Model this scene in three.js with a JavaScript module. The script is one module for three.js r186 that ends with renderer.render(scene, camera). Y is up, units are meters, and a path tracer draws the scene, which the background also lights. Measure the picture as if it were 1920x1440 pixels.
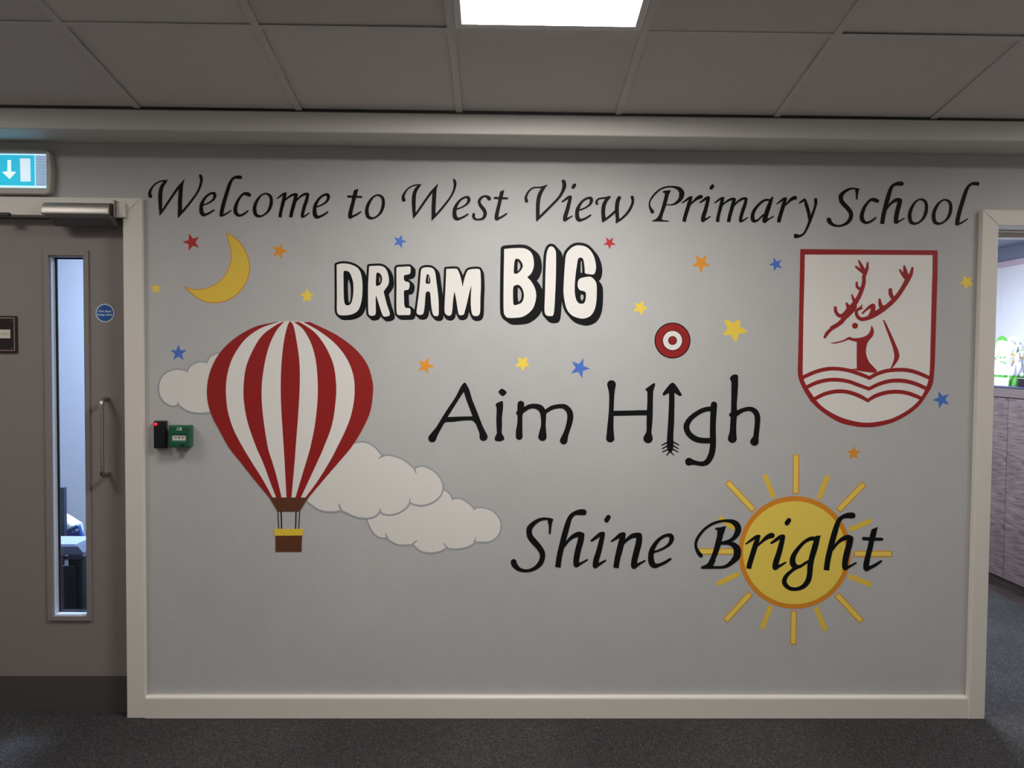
import * as THREE from 'three';
import { RoundedBoxGeometry } from 'three/addons/geometries/RoundedBoxGeometry.js';
import { mergeGeometries } from 'three/addons/utils/BufferGeometryUtils.js';
import { RectAreaLightUniformsLib } from 'three/addons/lights/RectAreaLightUniformsLib.js';

// ---------------------------------------------------------------- camera, light, exposure
const scene = new THREE.Scene();
scene.background = new THREE.Color(0x000000);
RectAreaLightUniformsLib.init();
const FOCAL = 1500, EYE = 1.48, DIST = 3.2447;            // focal length in pixels of the 1920 x 1440 frame, metres
const camera = new THREE.PerspectiveCamera(2 * THREE.MathUtils.radToDeg(Math.atan(720 / FOCAL)), 1920 / 1440, 0.05, 60);
const V3 = (x, y, z) => new THREE.Vector3(x, y, z);
const into = V3(934 - 960, 668 - 720, FOCAL).normalize();                 // wall normal as the lens sees it (x right, y down)
const down = V3(-347, 43442, FOCAL); down.addScaledVector(into, -down.dot(into)).normalize();
const side = down.clone().cross(into), up = down.clone().negate(), out = into.clone().negate();
camera.position.set(0, EYE, DIST);
camera.quaternion.setFromRotationMatrix(new THREE.Matrix4().makeBasis(V3(side.x, up.x, out.x), V3(-side.y, -up.y, -out.y), V3(-side.z, -up.z, -out.z)));
scene.add(camera);
const renderer = new THREE.WebGLRenderer({ antialias: true });
renderer.toneMapping = THREE.LinearToneMapping;
renderer.toneMappingExposure = 1.0;
renderer.shadowMap.enabled = true;
const HALL_LAMP = 47, HALL_TINT = [1, 0.97, 0.935], SIDE_LAMP = 13, FAR_LAMP = 19, STORE_LAMP = 112, STORE_TINT = [0.6, 0.78, 1.14], ROOM_LAMP = 108, ROOM_TINT = [0.8, 0.87, 1.05], GLOW = 3;

// survey of the mural wall: photograph position (px, py) of a point that lies in the plane z -> metres
function at(px, py, z = 0) {
  const d = V3(px - 960, py - 720, FOCAL), x = d.dot(side), y = d.dot(up), w = d.dot(out), t = (z - DIST) / w;
  return V3(t * x, EYE + t * y, z);
}

// ---------------------------------------------------------------- helpers
let seed = 7;
const rnd = () => { seed = (seed * 1664525 + 1013904223) >>> 0; return seed / 4294967296; };
const taken = {};
function numbered(name) { const n = taken[name] = (taken[name] ?? -1) + 1; return n ? name + '_' + String(n).padStart(3, '0') : name; }
function tag(o, label, category, group) { o.userData.label = label; if (category) o.userData.category = category; if (group) o.userData.group = group; return o; }
function mesh(name, geo, mat, parent) {
  const m = new THREE.Mesh(Array.isArray(geo) ? (geo.length > 1 ? mergeGeometries(geo.map((g) => (g.index ? g.toNonIndexed() : g))) : geo[0]) : geo, mat);
  m.castShadow = m.receiveShadow = true;
  m.name = parent && parent !== scene ? name : numbered(name);
  (parent ?? scene).add(m); return m;
}
function group(name, x = 0, y = 0, z = 0, parent = scene) {
  const g = new THREE.Group(); g.name = parent === scene ? numbered(name) : name; g.position.set(x, y, z); parent.add(g); return g;
}
const structure = (o) => { o.userData.kind = 'structure'; return o; };
const box = (x0, x1, y0, y1, z0, z1, r = 0) => (r ? new RoundedBoxGeometry(x1 - x0, y1 - y0, z1 - z0, 2, r) : uvBox(x1 - x0, y1 - y0, z1 - z0)).translate((x0 + x1) / 2, (y0 + y1) / 2, (z0 + z1) / 2);
function uvBox(w, h, d) {                                                  // a box whose uv is in metres
  const g = new THREE.BoxGeometry(w, h, d), u = g.attributes.uv, s = [[d, h], [d, h], [w, d], [w, d], [w, h], [w, h]];
  for (let i = 0; i < 24; i++) u.setXY(i, u.getX(i) * s[i >> 2][0], u.getY(i) * s[i >> 2][1]);
  return g;
}
function extrude(shape, depth, z0, bevel = 0) {
  return new THREE.ExtrudeGeometry(shape, { depth: depth - 2 * bevel, bevelEnabled: bevel > 0, bevelSize: bevel, bevelOffset: -bevel, bevelThickness: bevel, bevelSegments: 2, curveSegments: 24 }).translate(0, 0, z0 + bevel);
}
const polygon = (pts) => new THREE.Shape(pts.map((p) => new THREE.Vector2(p[0], p[1])));
function noiseTexture(size, paint, repeat, srgb) {
  const data = new Uint8Array(size * size * 4);
  for (let y = 0; y < size; y++) for (let x = 0; x < size; x++) { const c = paint(x, y), i = (y * size + x) * 4; data[i] = c[0]; data[i + 1] = c[1]; data[i + 2] = c[2]; data[i + 3] = 255; }
  const t = new THREE.DataTexture(data, size, size); t.wrapS = t.wrapT = THREE.RepeatWrapping; t.magFilter = THREE.LinearFilter; t.repeat.set(repeat, repeat);
  if (srgb) t.colorSpace = THREE.SRGBColorSpace;
  t.needsUpdate = true; return t;
}
function lattice(size, cell) {                                             // tiling value noise
  const n = size / cell, v = Float32Array.from({ length: n * n }, rnd), s = (t) => t * t * (3 - 2 * t);
  return (x, y) => {
    const i = Math.floor(x / cell), j = Math.floor(y / cell), a = s(x / cell - i), b = s(y / cell - j), q = (k, l) => v[(((l % n) + n) % n) * n + ((k % n) + n) % n];
    return (q(i, j) * (1 - a) + q(i + 1, j) * a) * (1 - b) + (q(i, j + 1) * (1 - a) + q(i + 1, j + 1) * a) * b;
  };
}
function canvasTexture(w, h, draw) {
  const c = document.createElement('canvas'); c.width = w; c.height = h; draw(c.getContext('2d'), w, h);
  const t = new THREE.CanvasTexture(c); t.colorSpace = THREE.SRGBColorSpace; return t;
}

// ---------------------------------------------------------------- materials
const std = (color, roughness = 0.6, more = {}) => new THREE.MeshStandardMaterial({ color, roughness, ...more });
const rollA = lattice(512, 4), rollB = lattice(512, 16), rollC = lattice(512, 128);
const rollerBump = noiseTexture(512, (x, y) => { const v = 90 * rollA(x, y) + 90 * rollB(x, y) + 60 * rollC(x, y); return [v, v, v]; }, 2.2);
const wallTone = noiseTexture(512, (x, y) => { const v = 250 - 9 * rollC(x, y) - 4 * rollB(x, y); return [v, v, v]; }, 0.45, true);
const carA = lattice(1024, 2), carB = lattice(1024, 8), carC = lattice(1024, 256), carD = lattice(1024, 128);
const carpetMap = noiseTexture(1024, (x, y) => {
  const g = rnd(), speck = g > 0.9 ? 80 * rnd() : 0, fleck = carA(x, y), v = 14 + 92 * fleck ** 3 + 16 * carB(x, y) + speck + 16 * (carC(x, y) - 0.5);
  return [v * 1.0, v * 0.985, v * 0.985];
}, 1, true);
const carpetBump = noiseTexture(1024, (x, y) => { const v = 150 * carA(x, y) + 60 * carB(x, y) + 40 * rnd(); return [v, v, v]; }, 1);
const tileA = lattice(512, 4), tileB = lattice(512, 64);
const tileBump = noiseTexture(512, (x, y) => { const v = 160 * tileA(x, y) + 60 * rnd() + 30 * tileB(x, y); return [v, v, v]; }, 1.6);
const oakA = lattice(512, 8), oakB = lattice(512, 64);
const oakMap = noiseTexture(512, (x, y) => {
  const warp = y + 26 * oakB(x * 0.35, y) + 5 * oakA(x * 0.2, y), band = 0.5 + 0.5 * Math.sin(warp * 0.19), fine = oakA(x * 0.12, y * 1.9), v = 128 + 26 * band * oakB(x, y) - 42 * fine * fine - 10 * rnd();
  return [v, v * 0.915, v * 0.885];
}, 1.4, true);

const M = {
  wall: std(0xbfbebd, 0.75, { map: wallTone, bumpMap: rollerBump, bumpScale: 0.0004 }),
  plainWall: std(0xc9c7c4, 0.8, { bumpMap: rollerBump, bumpScale: 0.0004 }),
  cream: std(0xdad3ca, 0.38, { bumpMap: rollerBump, bumpScale: 0.00012 }),
  bulkhead: std(0xd2cec8, 0.6, { bumpMap: rollerBump, bumpScale: 0.0003 }),
  carpet: std(0xffffff, 0.97, { map: carpetMap, bumpMap: carpetBump, bumpScale: 0.003 }),
  tiles: [0xd0cac6, 0xccc6c2, 0xd4cec9].map((c) => std(c, 0.95, { bumpMap: tileBump, bumpScale: 0.0005 })),
  tee: std(0xd0cac6, 0.7), dark: std(0x1b1a19, 0.9),
  door: std(0x837a76, 0.55, { bumpMap: rollerBump, bumpScale: 0.0001 }), kick: std(0x4c4744, 0.45), bead: std(0x837a76, 0.5), beadInner: std(0xc6ccd4, 0.4),
  steel: new THREE.MeshStandardMaterial({ color: 0xb5aea4, roughness: 0.28, metalness: 1 }),
  silver: new THREE.MeshStandardMaterial({ color: 0xa8a19a, roughness: 0.42, metalness: 0.75 }),
  glass: new THREE.MeshPhysicalMaterial({ color: 0xf4f8ff, roughness: 0.02, transmission: 1, thickness: 0, ior: 1.5 }),
  blackPlastic: std(0x0b0b0c, 0.35), housing: std(0xb3aca4, 0.45),
  ink: new THREE.MeshPhysicalMaterial({ color: 0x0c0c0e, roughness: 0.6, specularIntensity: 0.35 }), white: std(0xe4e0db, 0.6), red: std(0x920b08, 0.6), crestRed: std(0x961416, 0.55), starRed: std(0xb5191c, 0.55),
  yellow: std(0xe7c244, 0.55), sunYellow: std(0xeed15a, 0.55), paleYellow: std(0xf0d04c, 0.6), orange: std(0xdb8a1e, 0.55), starOrange: std(0xe39428, 0.55),
  blue: std(0x4672c4, 0.55), brown: std(0x5c2f15, 0.6), cloudGrey: std(0x9fa1a5, 0.6), cloudWhite: std(0xdedad5, 0.6), basketRim: std(0xe6c53c, 0.6),
};

// ---------------------------------------------------------------- painted shapes: strokes and curves joined into one clean outline
// 's' brush stroke x y width ..., 'b' the same with square ends, 'c' closed curve ('!' marks a corner), 'p' polygon, '-' before c or p cuts it out, '@' x0 y0 scale: survey view
function parse(text) {
  const items = []; let view = [0, 0, 1];
  for (const raw of text.split(';')) {
    const t = raw.trim(); if (!t) continue;
    if (t[0] === '@') { view = t.slice(1).trim().split(/\s+/).map(Number); continue; }
    const cut = t[0] === '-', body = cut ? t.slice(1).trim() : t, kind = body[0], tok = body.slice(1).trim().split(/[\s,]+/), px = (a, b) => [view[0] + a / view[2], view[1] + b / view[2]];
    if (kind === 's' || kind === 'b') {
      const pts = []; for (let i = 0; i + 2 < tok.length; i += 3) pts.push([...px(+tok[i], +tok[i + 1]), +tok[i + 2] / view[2] / 2]);
      items.push({ kind, pts: smooth(pts, [], false), cut });
    } else {
      const pts = [], corner = [];
      for (let i = 0; i + 1 < tok.length; i += 2) { corner.push(kind === 'p' || tok[i + 1].endsWith('!')); pts.push(px(+tok[i], parseFloat(tok[i + 1]))); }
      items.push({ kind: 'c', pts: kind === 'p' ? pts : smooth(pts, corner, true), cut });
    }
  }
  return items;
}
function smooth(p, corner, closed) {                                       // Catmull-Rom through the points, straight tangents at corners
  const n = p.length, o = []; if (n < 2) return p;
  for (let i = 0; i < (closed ? n : n - 1); i++) {
    const b = p[i], c = p[(i + 1) % n], a = corner[i] || (!closed && i === 0) ? b : p[(i - 1 + n) % n], d = corner[(i + 1) % n] || (!closed && i === n - 2) ? c : p[(i + 2) % n];
    const steps = Math.max(2, Math.min(12, Math.ceil(Math.hypot(c[0] - b[0], c[1] - b[1]) / 1.2)));
    for (let k = 0; k < steps; k++) {
      const t = k / steps, t2 = t * t, t3 = t2 * t;
      o.push(b.map((_, j) => 0.5 * (2 * b[j] + (c[j] - a[j]) * t + (2 * a[j] - 5 * b[j] + 4 * c[j] - d[j]) * t2 + (3 * b[j] - a[j] - 3 * c[j] + d[j]) * t3)));
    }
  }
  if (!closed) o.push(p[n - 1]);
  return o;
}
function fieldOf(items, cell, margin) {
  let x0 = 1e9, y0 = 1e9, x1 = -1e9, y1 = -1e9;
  for (const it of items) for (const q of it.pts) { const r = q[2] ?? 0; x0 = Math.min(x0, q[0] - r); y0 = Math.min(y0, q[1] - r); x1 = Math.max(x1, q[0] + r); y1 = Math.max(y1, q[1] + r); }
  x0 -= margin; y0 -= margin; x1 += margin; y1 += margin;
  const w = Math.ceil((x1 - x0) / cell) + 1, h = Math.ceil((y1 - y0) / cell) + 1, f = new Float32Array(w * h).fill(1e3);
  const range = (a, b, o, m) => [Math.max(0, Math.floor((a - o) / cell)), Math.min(m - 1, Math.ceil((b - o) / cell))];
  for (const it of items) {
    const p = it.pts;
    if (it.kind === 'c') {
      let a0 = 1e9, b0 = 1e9, a1 = -1e9, b1 = -1e9; for (const q of p) { a0 = Math.min(a0, q[0]); b0 = Math.min(b0, q[1]); a1 = Math.max(a1, q[0]); b1 = Math.max(b1, q[1]); }
      const [i0, i1] = range(a0 - margin, a1 + margin, x0, w), [j0, j1] = range(b0 - margin, b1 + margin, y0, h);
      for (let j = j0; j <= j1; j++) for (let i = i0; i <= i1; i++) {
        const x = x0 + i * cell, y = y0 + j * cell; let d = 1e9, inside = false;
        for (let k = 0, l = p.length - 1; k < p.length; l = k++) {
          const ax = p[l][0], ay = p[l][1], ex = p[k][0] - ax, ey = p[k][1] - ay, qx = x - ax, qy = y - ay, t = Math.max(0, Math.min(1, (qx * ex + qy * ey) / (ex * ex + ey * ey || 1))), mx = qx - ex * t, my = qy - ey * t;
          d = Math.min(d, mx * mx + my * my);
          if ((p[k][1] > y) !== (ay > y) && x < ex * (y - ay) / ey + ax) inside = !inside;
        }
        const s = inside ? -Math.sqrt(d) : Math.sqrt(d), n = j * w + i;
        f[n] = it.cut ? Math.max(f[n], -s) : Math.min(f[n], s);
      }
    } else {
      for (let k = 0; k + 1 < p.length; k++) {
        const [ax, ay, ar] = p[k], [bx, by, br] = p[k + 1], m = Math.max(ar, br) + margin, ex = bx - ax, ey = by - ay, ee = ex * ex + ey * ey || 1e-9;
        const [i0, i1] = range(Math.min(ax, bx) - m, Math.max(ax, bx) + m, x0, w), [j0, j1] = range(Math.min(ay, by) - m, Math.max(ay, by) + m, y0, h);
        const flat = it.kind === 'b' && k + 2 === p.length;
        for (let j = j0; j <= j1; j++) for (let i = i0; i <= i1; i++) {
          const qx = x0 + i * cell - ax, qy = y0 + j * cell - ay, u = (qx * ex + qy * ey) / ee, t = Math.max(0, Math.min(1, u));
          let d = Math.hypot(qx - ex * t, qy - ey * t) - (ar + (br - ar) * t);
          if (flat) d = Math.max(d, (u - 1) * Math.sqrt(ee));
          const n = j * w + i; if (d < f[n]) f[n] = d;
        }
      }
      if (it.kind === 'b') {                                               // trim what the round joints left past the square end
        const [ax, ay] = p[p.length - 2], [bx, by, br] = p[p.length - 1], L = Math.hypot(bx - ax, by - ay), ux = (bx - ax) / L, uy = (by - ay) / L;
        for (let j = 0; j < h; j++) for (let i = 0; i < w; i++) {
          const qx = x0 + i * cell - bx, qy = y0 + j * cell - by, along = qx * ux + qy * uy;
          if (along > -0.2 && along < br * 2 && Math.abs(qx * uy - qy * ux) < br * 1.3) f[j * w + i] = Math.max(f[j * w + i], along);
        }
      }
    }
  }
  return { x0, y0, w, h, cell, f };
}
function contour({ x0, y0, w, h, cell, f }, level = 0) {                   // marching squares -> closed loops of pixel points
  const next = new Map(), pos = new Map();
  const edge = (i, j, vert) => {
    const k = (j * w + i) * 2 + (vert ? 1 : 0);
    if (!pos.has(k)) { const a = f[j * w + i] - level, b = f[(vert ? j + 1 : j) * w + (vert ? i : i + 1)] - level, t = a / (a - b); pos.set(k, [x0 + (i + (vert ? 0 : t)) * cell, y0 + (j + (vert ? t : 0)) * cell]); }
    return k;
  };
  for (let j = 0; j + 1 < h; j++) for (let i = 0; i + 1 < w; i++) {
    const c = (f[j * w + i] < level ? 1 : 0) | (f[j * w + i + 1] < level ? 2 : 0) | (f[(j + 1) * w + i + 1] < level ? 4 : 0) | (f[(j + 1) * w + i] < level ? 8 : 0);
    if (c === 0 || c === 15) continue;
    const T = () => edge(i, j, 0), R = () => edge(i + 1, j, 1), B = () => edge(i, j + 1, 0), L = () => edge(i, j, 1), go = (a, b) => next.set(a, b);
    if (c === 1) go(T(), L()); else if (c === 2) go(R(), T()); else if (c === 3) go(R(), L()); else if (c === 4) go(B(), R()); else if (c === 6) go(B(), T()); else if (c === 7) go(B(), L());
    else if (c === 8) go(L(), B()); else if (c === 9) go(T(), B()); else if (c === 11) go(R(), B()); else if (c === 12) go(L(), R()); else if (c === 13) go(T(), R()); else if (c === 14) go(L(), T());
    else if (c === 5) { go(T(), L()); go(B(), R()); } else { go(R(), T()); go(L(), B()); }
  }
  const loops = [];
  while (next.size) {
    let k = next.keys().next().value; const loop = [];
    while (next.has(k)) { const n = next.get(k); next.delete(k); loop.push(pos.get(k)); k = n; }
    if (loop.length > 5) loops.push(thin(loop, 0.06));
  }
  return loops.filter((l) => l.length > 2 && Math.abs(area(l)) > 0.8);
}
function thin(loop, tol) {
  const keep = new Uint8Array(loop.length), far = Math.floor(loop.length / 2); keep[0] = keep[far] = 1;
  const stack = [[0, far], [far, loop.length]];
  while (stack.length) {
    const [a, b] = stack.pop(), p = loop[a], q = loop[b % loop.length], dx = q[0] - p[0], dy = q[1] - p[1], L = Math.hypot(dx, dy) || 1e-9; let m = 0, at_ = -1;
    for (let i = a + 1; i < b; i++) { const d = Math.abs((loop[i][0] - p[0]) * dy - (loop[i][1] - p[1]) * dx) / L; if (d > m) { m = d; at_ = i; } }
    if (m > tol) { keep[at_] = 1; stack.push([a, at_], [at_, b]); }
  }
  return loop.filter((_, i) => keep[i]);
}
const area = (l) => { let s = 0; for (let i = 0, j = l.length - 1; i < l.length; j = i++) s += l[j][0] * l[i][1] - l[i][0] * l[j][1]; return s / 2; };
const insideOf = (p, l) => { let c = false; for (let i = 0, j = l.length - 1; i < l.length; j = i++) if ((l[i][1] > p[1]) !== (l[j][1] > p[1]) && p[0] < ((l[j][0] - l[i][0]) * (p[1] - l[i][1])) / (l[j][1] - l[i][1]) + l[i][0]) c = !c; return c; };
const COAT = 0.0003;                                                       // thickness of one coat of paint
function paintGeometry(loops, layer, z = 0, thick = COAT) {                // outline in survey pixels -> a coat of paint on the plane z
  if (!loops.length) return new THREE.BufferGeometry();
  const big = loops.reduce((a, b) => (Math.abs(area(b)) > Math.abs(area(a)) ? b : a)), sign = Math.sign(area(big)), outer = loops.filter((l) => Math.sign(area(l)) === sign), holes = loops.filter((l) => Math.sign(area(l)) !== sign);
  const m = (l) => l.map((p) => { const v = at(p[0], p[1], z); return new THREE.Vector2(v.x, v.y); });
  const shapes = outer.map((l) => { const s = new THREE.Shape(m(l)); s.holes = holes.filter((q) => insideOf(q[0], l)).map((q) => new THREE.Path(m(q))); return s; });
  return new THREE.ExtrudeGeometry(shapes, { depth: thick, bevelEnabled: false }).translate(0, 0, z + 0.0001 + layer * COAT * 1.4);
}
const shapeLoops = (text, cell = 0.4) => contour(fieldOf(parse(text), cell, 2));
const paint = (name, text, mat, layer, parent, cell) => mesh(name, paintGeometry(shapeLoops(text, cell), layer), mat, parent);

// ---------------------------------------------------------------- the setting
const WALL_T = 0.28, ZB = 0.2, XL = -3.4, XR = 3.7, ZH = 6.2;
structure(mesh('floor', box(XL - 0.2, XR + 0.2, -0.2, 0, -3.6, ZH + 0.2), M.carpet));
const DOOR = { x1: at(231.5, 600, 0.022).x, top: at(120, 404, 0.022).y, out: at(266.7, 600, 0.022).x, outTop: at(150, 370, 0.022).y };
DOOR.x0 = DOOR.x1 - 0.93;
const GAP = { x0: at(1868, 600, 0.03).x, top: at(1890, 423, 0.03).y, out: at(1837.5, 600, 0.03).x, outTop: at(1880, 393.5, 0.03).y };
GAP.x1 = GAP.x0 + 0.92;
{
  const s = polygon([[XL - 0.2, 0], [DOOR.x0 - 0.02, 0], [DOOR.x0 - 0.02, DOOR.top + 0.02], [DOOR.x1 + 0.02, DOOR.top + 0.02], [DOOR.x1 + 0.02, 0], [GAP.x0 - 0.02, 0], [GAP.x0 - 0.02, GAP.top + 0.02], [GAP.x1 + 0.02, GAP.top + 0.02], [GAP.x1 + 0.02, 0], [XR + 0.2, 0], [XR + 0.2, 3.9], [XL - 0.2, 3.9]]);
  structure(mesh('wall_back', extrude(s, WALL_T, -WALL_T), M.wall));
}
structure(mesh('wall_left', box(XL - 0.2, XL, 0, 3.9, -3.6, ZH + 0.2), M.plainWall));
structure(mesh('wall_right', box(XR, XR + 0.2, 0, 3.9, 0, ZH + 0.2), M.plainWall));
structure(mesh('wall_front', box(XL - 0.2, XR + 0.2, 0, 3.9, ZH, ZH + 0.2), M.plainWall));

// mitred white frames round the two doorways
function architrave(name, d, right, lining) {
  const g = structure(group(name)), w = Math.abs(d.out - (right ? d.x0 : d.x1)), h = d.outTop - d.top, zf = right ? 0.03 : 0.022;
  const a = d.x0 - w, b = d.x1 + w;
  mesh('side_casing', extrude(polygon([[a, 0], [d.x0, 0], [d.x0, d.top], [a, d.outTop]]), zf, 0, 0.003), M.cream, g);
  mesh('side_casing', extrude(polygon([[d.x1, 0], [b, 0], [b, d.outTop], [d.x1, d.top]]), zf, 0, 0.003), M.cream, g);
  mesh('head_casing', extrude(polygon([[d.x0, d.top], [d.x1, d.top], [b, d.outTop], [a, d.outTop]]), zf, 0, 0.003), M.cream, g);
  mesh('side_lining', box(d.x0 - 0.02, d.x0, 0, d.top, -WALL_T, 0), M.cream, g);
  mesh('side_lining', box(d.x1, d.x1 + 0.02, 0, d.top, -WALL_T, 0), M.cream, g);
  mesh('head_lining', box(d.x0, d.x1, d.top, d.top + 0.02, -WALL_T, 0), M.cream, g);
  mesh('head_stop', right ? box(d.x0, d.x1, at(1890, 445.5, -0.15).y, d.top, -0.205, -0.15, 0.002) : box(d.x0, d.x1, d.top - 0.014, d.top, lining - 0.04, lining, 0.002), M.cream, g);
  if (right) mesh('head_rail', box(d.x0, d.x1, d.top - 0.006, d.top, -0.11, -0.08, 0.002), M.cream, g);
  for (const [p, q] of [[d.x0, d.x0 + 0.014], [d.x1 - 0.014, d.x1]]) mesh('side_stop', box(p, q, 0, d.top - 0.014, lining - 0.04, lining, 0.002), M.cream, g);
  if (right) mesh('far_casing', box(d.x0 - 0.05, d.x1 + 0.05, d.top - 0.004, d.top + 0.06, -WALL_T - 0.018, -WALL_T), M.cream, g);
  return g;
}
architrave('trim_1', DOOR, false, -0.085);
architrave('trim_2', GAP, true, -0.07);
{
  const top = at(1000, 1302, 0).y, s = new THREE.Shape(); s.moveTo(0, 0); s.lineTo(0.022, 0); s.lineTo(0.022, top - 0.012); s.quadraticCurveTo(0.021, top - 0.002, 0.012, top); s.lineTo(0, top); s.closePath();
  const g = new THREE.ExtrudeGeometry(s, { depth: GAP.out - DOOR.out, bevelEnabled: false, curveSegments: 6 }).rotateY(-Math.PI / 2).translate(GAP.out, 0, 0);
  // the profile runs along the wall: turn it so that its thickness points into the hall
  const p = g.attributes.position; for (let i = 0; i < p.count; i++) p.setZ(i, Math.abs(p.getZ(i)));
  g.computeVertexNormals();
  structure(mesh('baseboard_back', g, M.cream));
}
const EDGE = at(900, 211, ZB), SOFFIT = at(900, 252, ZB).y, SLOPE = 0.1755;
structure(mesh('trim_3', box(XL, XR, SOFFIT, EDGE.y - 0.004, 0, ZB, 0.006), M.bulkhead));

// sloping suspended ceiling: local x along the wall, local z up the slope, local y out of the tiles
const TILT = -Math.atan(SLOPE), X0 = -0.153, PITCH = 0.6;
function onCeiling(px, py) {                                               // survey pixel -> distance up the slope
  const a = at(px, py, 0), o = V3(0, EYE, DIST), d = a.sub(o), k = (EDGE.y - o.y + SLOPE * (o.z - ZB)) / (d.y - SLOPE * d.z); return o.addScaledVector(d, k);
}
const ROW = (onCeiling(900, 57).z - ZB) / Math.cos(TILT);
const ceiling = structure(group('ceiling', 0, EDGE.y, ZB)); ceiling.rotation.x = TILT;
const LAMPS = [[0, 1], [-4, 1], [4, 1], [0, 5], [-4, 5], [4, 5]];
{
  const tileGeo = new RoundedBoxGeometry(PITCH - 0.014, 0.014, PITCH - 0.014, 1, 0.002), firstGeo = new RoundedBoxGeometry(PITCH - 0.014, 0.014, ROW - 0.012, 1, 0.002);
  const K0 = -6, K1 = 6, LEN = 6.4;
  for (let r = 0; r <= 4; r++) for (let k = K0; k < K1; k++) {
    if (LAMPS.some(([a, b]) => a === k && b === r)) continue;
    const m = mesh('tile', r ? tileGeo : firstGeo, M.tiles[Math.floor(rnd() * 3)], ceiling);
    m.position.set(X0 + (k + 0.5) * PITCH, 0.0086 + rnd() * 0.0026, r ? ROW + (r - 0.5) * PITCH : (ROW - 0.012) / 2 + 0.003);
    m.rotation.set((rnd() - 0.5) * 0.006, 0, (rnd() - 0.5) * 0.006);
  }
  const rest = []; for (let r = 5; r < 11; r++) for (let k = K0; k < K1; k++) if (!LAMPS.some(([a, b]) => a === k && b === r)) rest.push(uvBox(PITCH - 0.014, 0.014, PITCH - 0.014).translate(X0 + (k + 0.5) * PITCH, 0.009, ROW + (r - 0.5) * PITCH));
  mesh('tile', rest, M.tiles[0], ceiling).userData.kind = 'stuff';
  for (let k = K0; k <= K1; k++) mesh('grid_bar', box(X0 + k * PITCH - 0.012, X0 + k * PITCH + 0.012, -0.0016, 0.001, 0.002, LEN), M.tee, ceiling);
  for (let r = 0; r < 10; r++) mesh('grid_bar', box(XL, XR, -0.0014, 0.001, ROW + r * PITCH - 0.012, ROW + r * PITCH + 0.012), M.tee, ceiling);
  mesh('slab', box(XL - 0.2, XR + 0.2, 0.12, 0.24, -0.35, LEN + 0.3), M.dark, ceiling);
}
function panelLamp(label, x, y, z, tilt, w, d, tint, power, grp) {
  const t = group('ceiling_light', x, y, z); t.rotation.x = tilt; tag(t, label, 'light', grp);
  const f = 0.022, h = 0.03;
  mesh('frame', [box(-w / 2, w / 2, -0.002, h, -d / 2, -d / 2 + f), box(-w / 2, w / 2, -0.002, h, d / 2 - f, d / 2), box(-w / 2, -w / 2 + f, -0.002, h, -d / 2 + f, d / 2 - f), box(w / 2 - f, w / 2, -0.002, h, -d / 2 + f, d / 2 - f)], std(0xd8d4ce, 0.4), t);
  mesh('diffuser', box(-w / 2 + f, w / 2 - f, 0.004, 0.012, -d / 2 + f, d / 2 - f), std(0xffffff, 0.5, { emissive: new THREE.Color().setRGB(...tint), emissiveIntensity: GLOW }), t);
  const l = new THREE.RectAreaLight(new THREE.Color().setRGB(...tint), power, w - 2 * f, d - 2 * f); l.position.y = 0.002; l.rotation.x = -Math.PI / 2; t.add(l);
  return t;
}
LAMPS.forEach(([k, r], i) => {
  const v = ROW + (r - 0.5) * PITCH, x = X0 + (k + 0.5) * PITCH;
  panelLamp(i ? ['', 'square ceiling panel lamp of the hall above the grey door with the strip window', 'square ceiling panel lamp of the hall just before the open doorway', 'square ceiling panel lamp over the middle of the hall', 'square ceiling panel lamp in the rear hall corner on the door side', 'square ceiling panel lamp in the rear hall corner on the doorway side'][i] : 'glowing white square ceiling panel lamp above the mural, edged by grey tiles',
    x, EDGE.y - Math.sin(TILT) * v, ZB + Math.cos(TILT) * v, TILT, PITCH - 0.026, PITCH - 0.026, HALL_TINT, i > 2 ? FAR_LAMP : i ? SIDE_LAMP : HALL_LAMP);
});

// rooms behind the wall
structure(mesh('wall_between', box(1.25, 1.35, 0, 3.2, -3.4, -WALL_T), M.plainWall));
structure(mesh('wall_far_left', box(XL, 1.25, 0, 3.2, -1.9, -1.75), M.plainWall));
structure(mesh('wall_far', box(1.35, XR + 0.2, 0, 3.2, -3.4, -3.2), M.plainWall));
structure(mesh('ceiling', box(XL, 1.25, 2.42, 2.5, -1.75, -WALL_T), M.tiles[0]));
structure(mesh('ceiling', box(1.35, 3.55, 2.275, 2.4, -3.2, -WALL_T), std(0x9aa0b4, 0.9)));
structure(mesh('baseboard_far', box(XL, 1.25, 0, 0.1, -1.75, -1.732, 0.003), M.cream));
{
  const x = 3.56, g = structure(group('wall_room')), s = at(1879, 560, 0), k = x / s.x, zs = DIST - DIST * k;
  mesh('wall_body', box(x, x + 0.34, 0, 2.4, -3.4, 0), std(0x8e93a8, 0.8), g);
  mesh('panel', box(x - 0.008, x, 0, 2.135, zs + 0.002, -WALL_T, 0.002), std(0xeceef2, 0.5), g);
  mesh('panel', box(x - 0.008, x, 0, 2.135, -3.2, zs - 0.002, 0.002), std(0xeceef2, 0.5), g);
  mesh('rail', box(x - 0.03, x, 2.135, 2.172, -3.2, -WALL_T, 0.004), std(0xd2bfc8, 0.5), g);
}
panelLamp('cool white ceiling panel lamp of the store room behind the strip window', -1.55, 2.417, -1.15, 0, 0.57, 0.57, STORE_TINT, STORE_LAMP);
panelLamp('cool white ceiling panel lamp of the room with the wood cupboards', 2.1, 2.272, -1.35, 0, 0.57, 0.57, ROOM_TINT, ROOM_LAMP);

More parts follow.
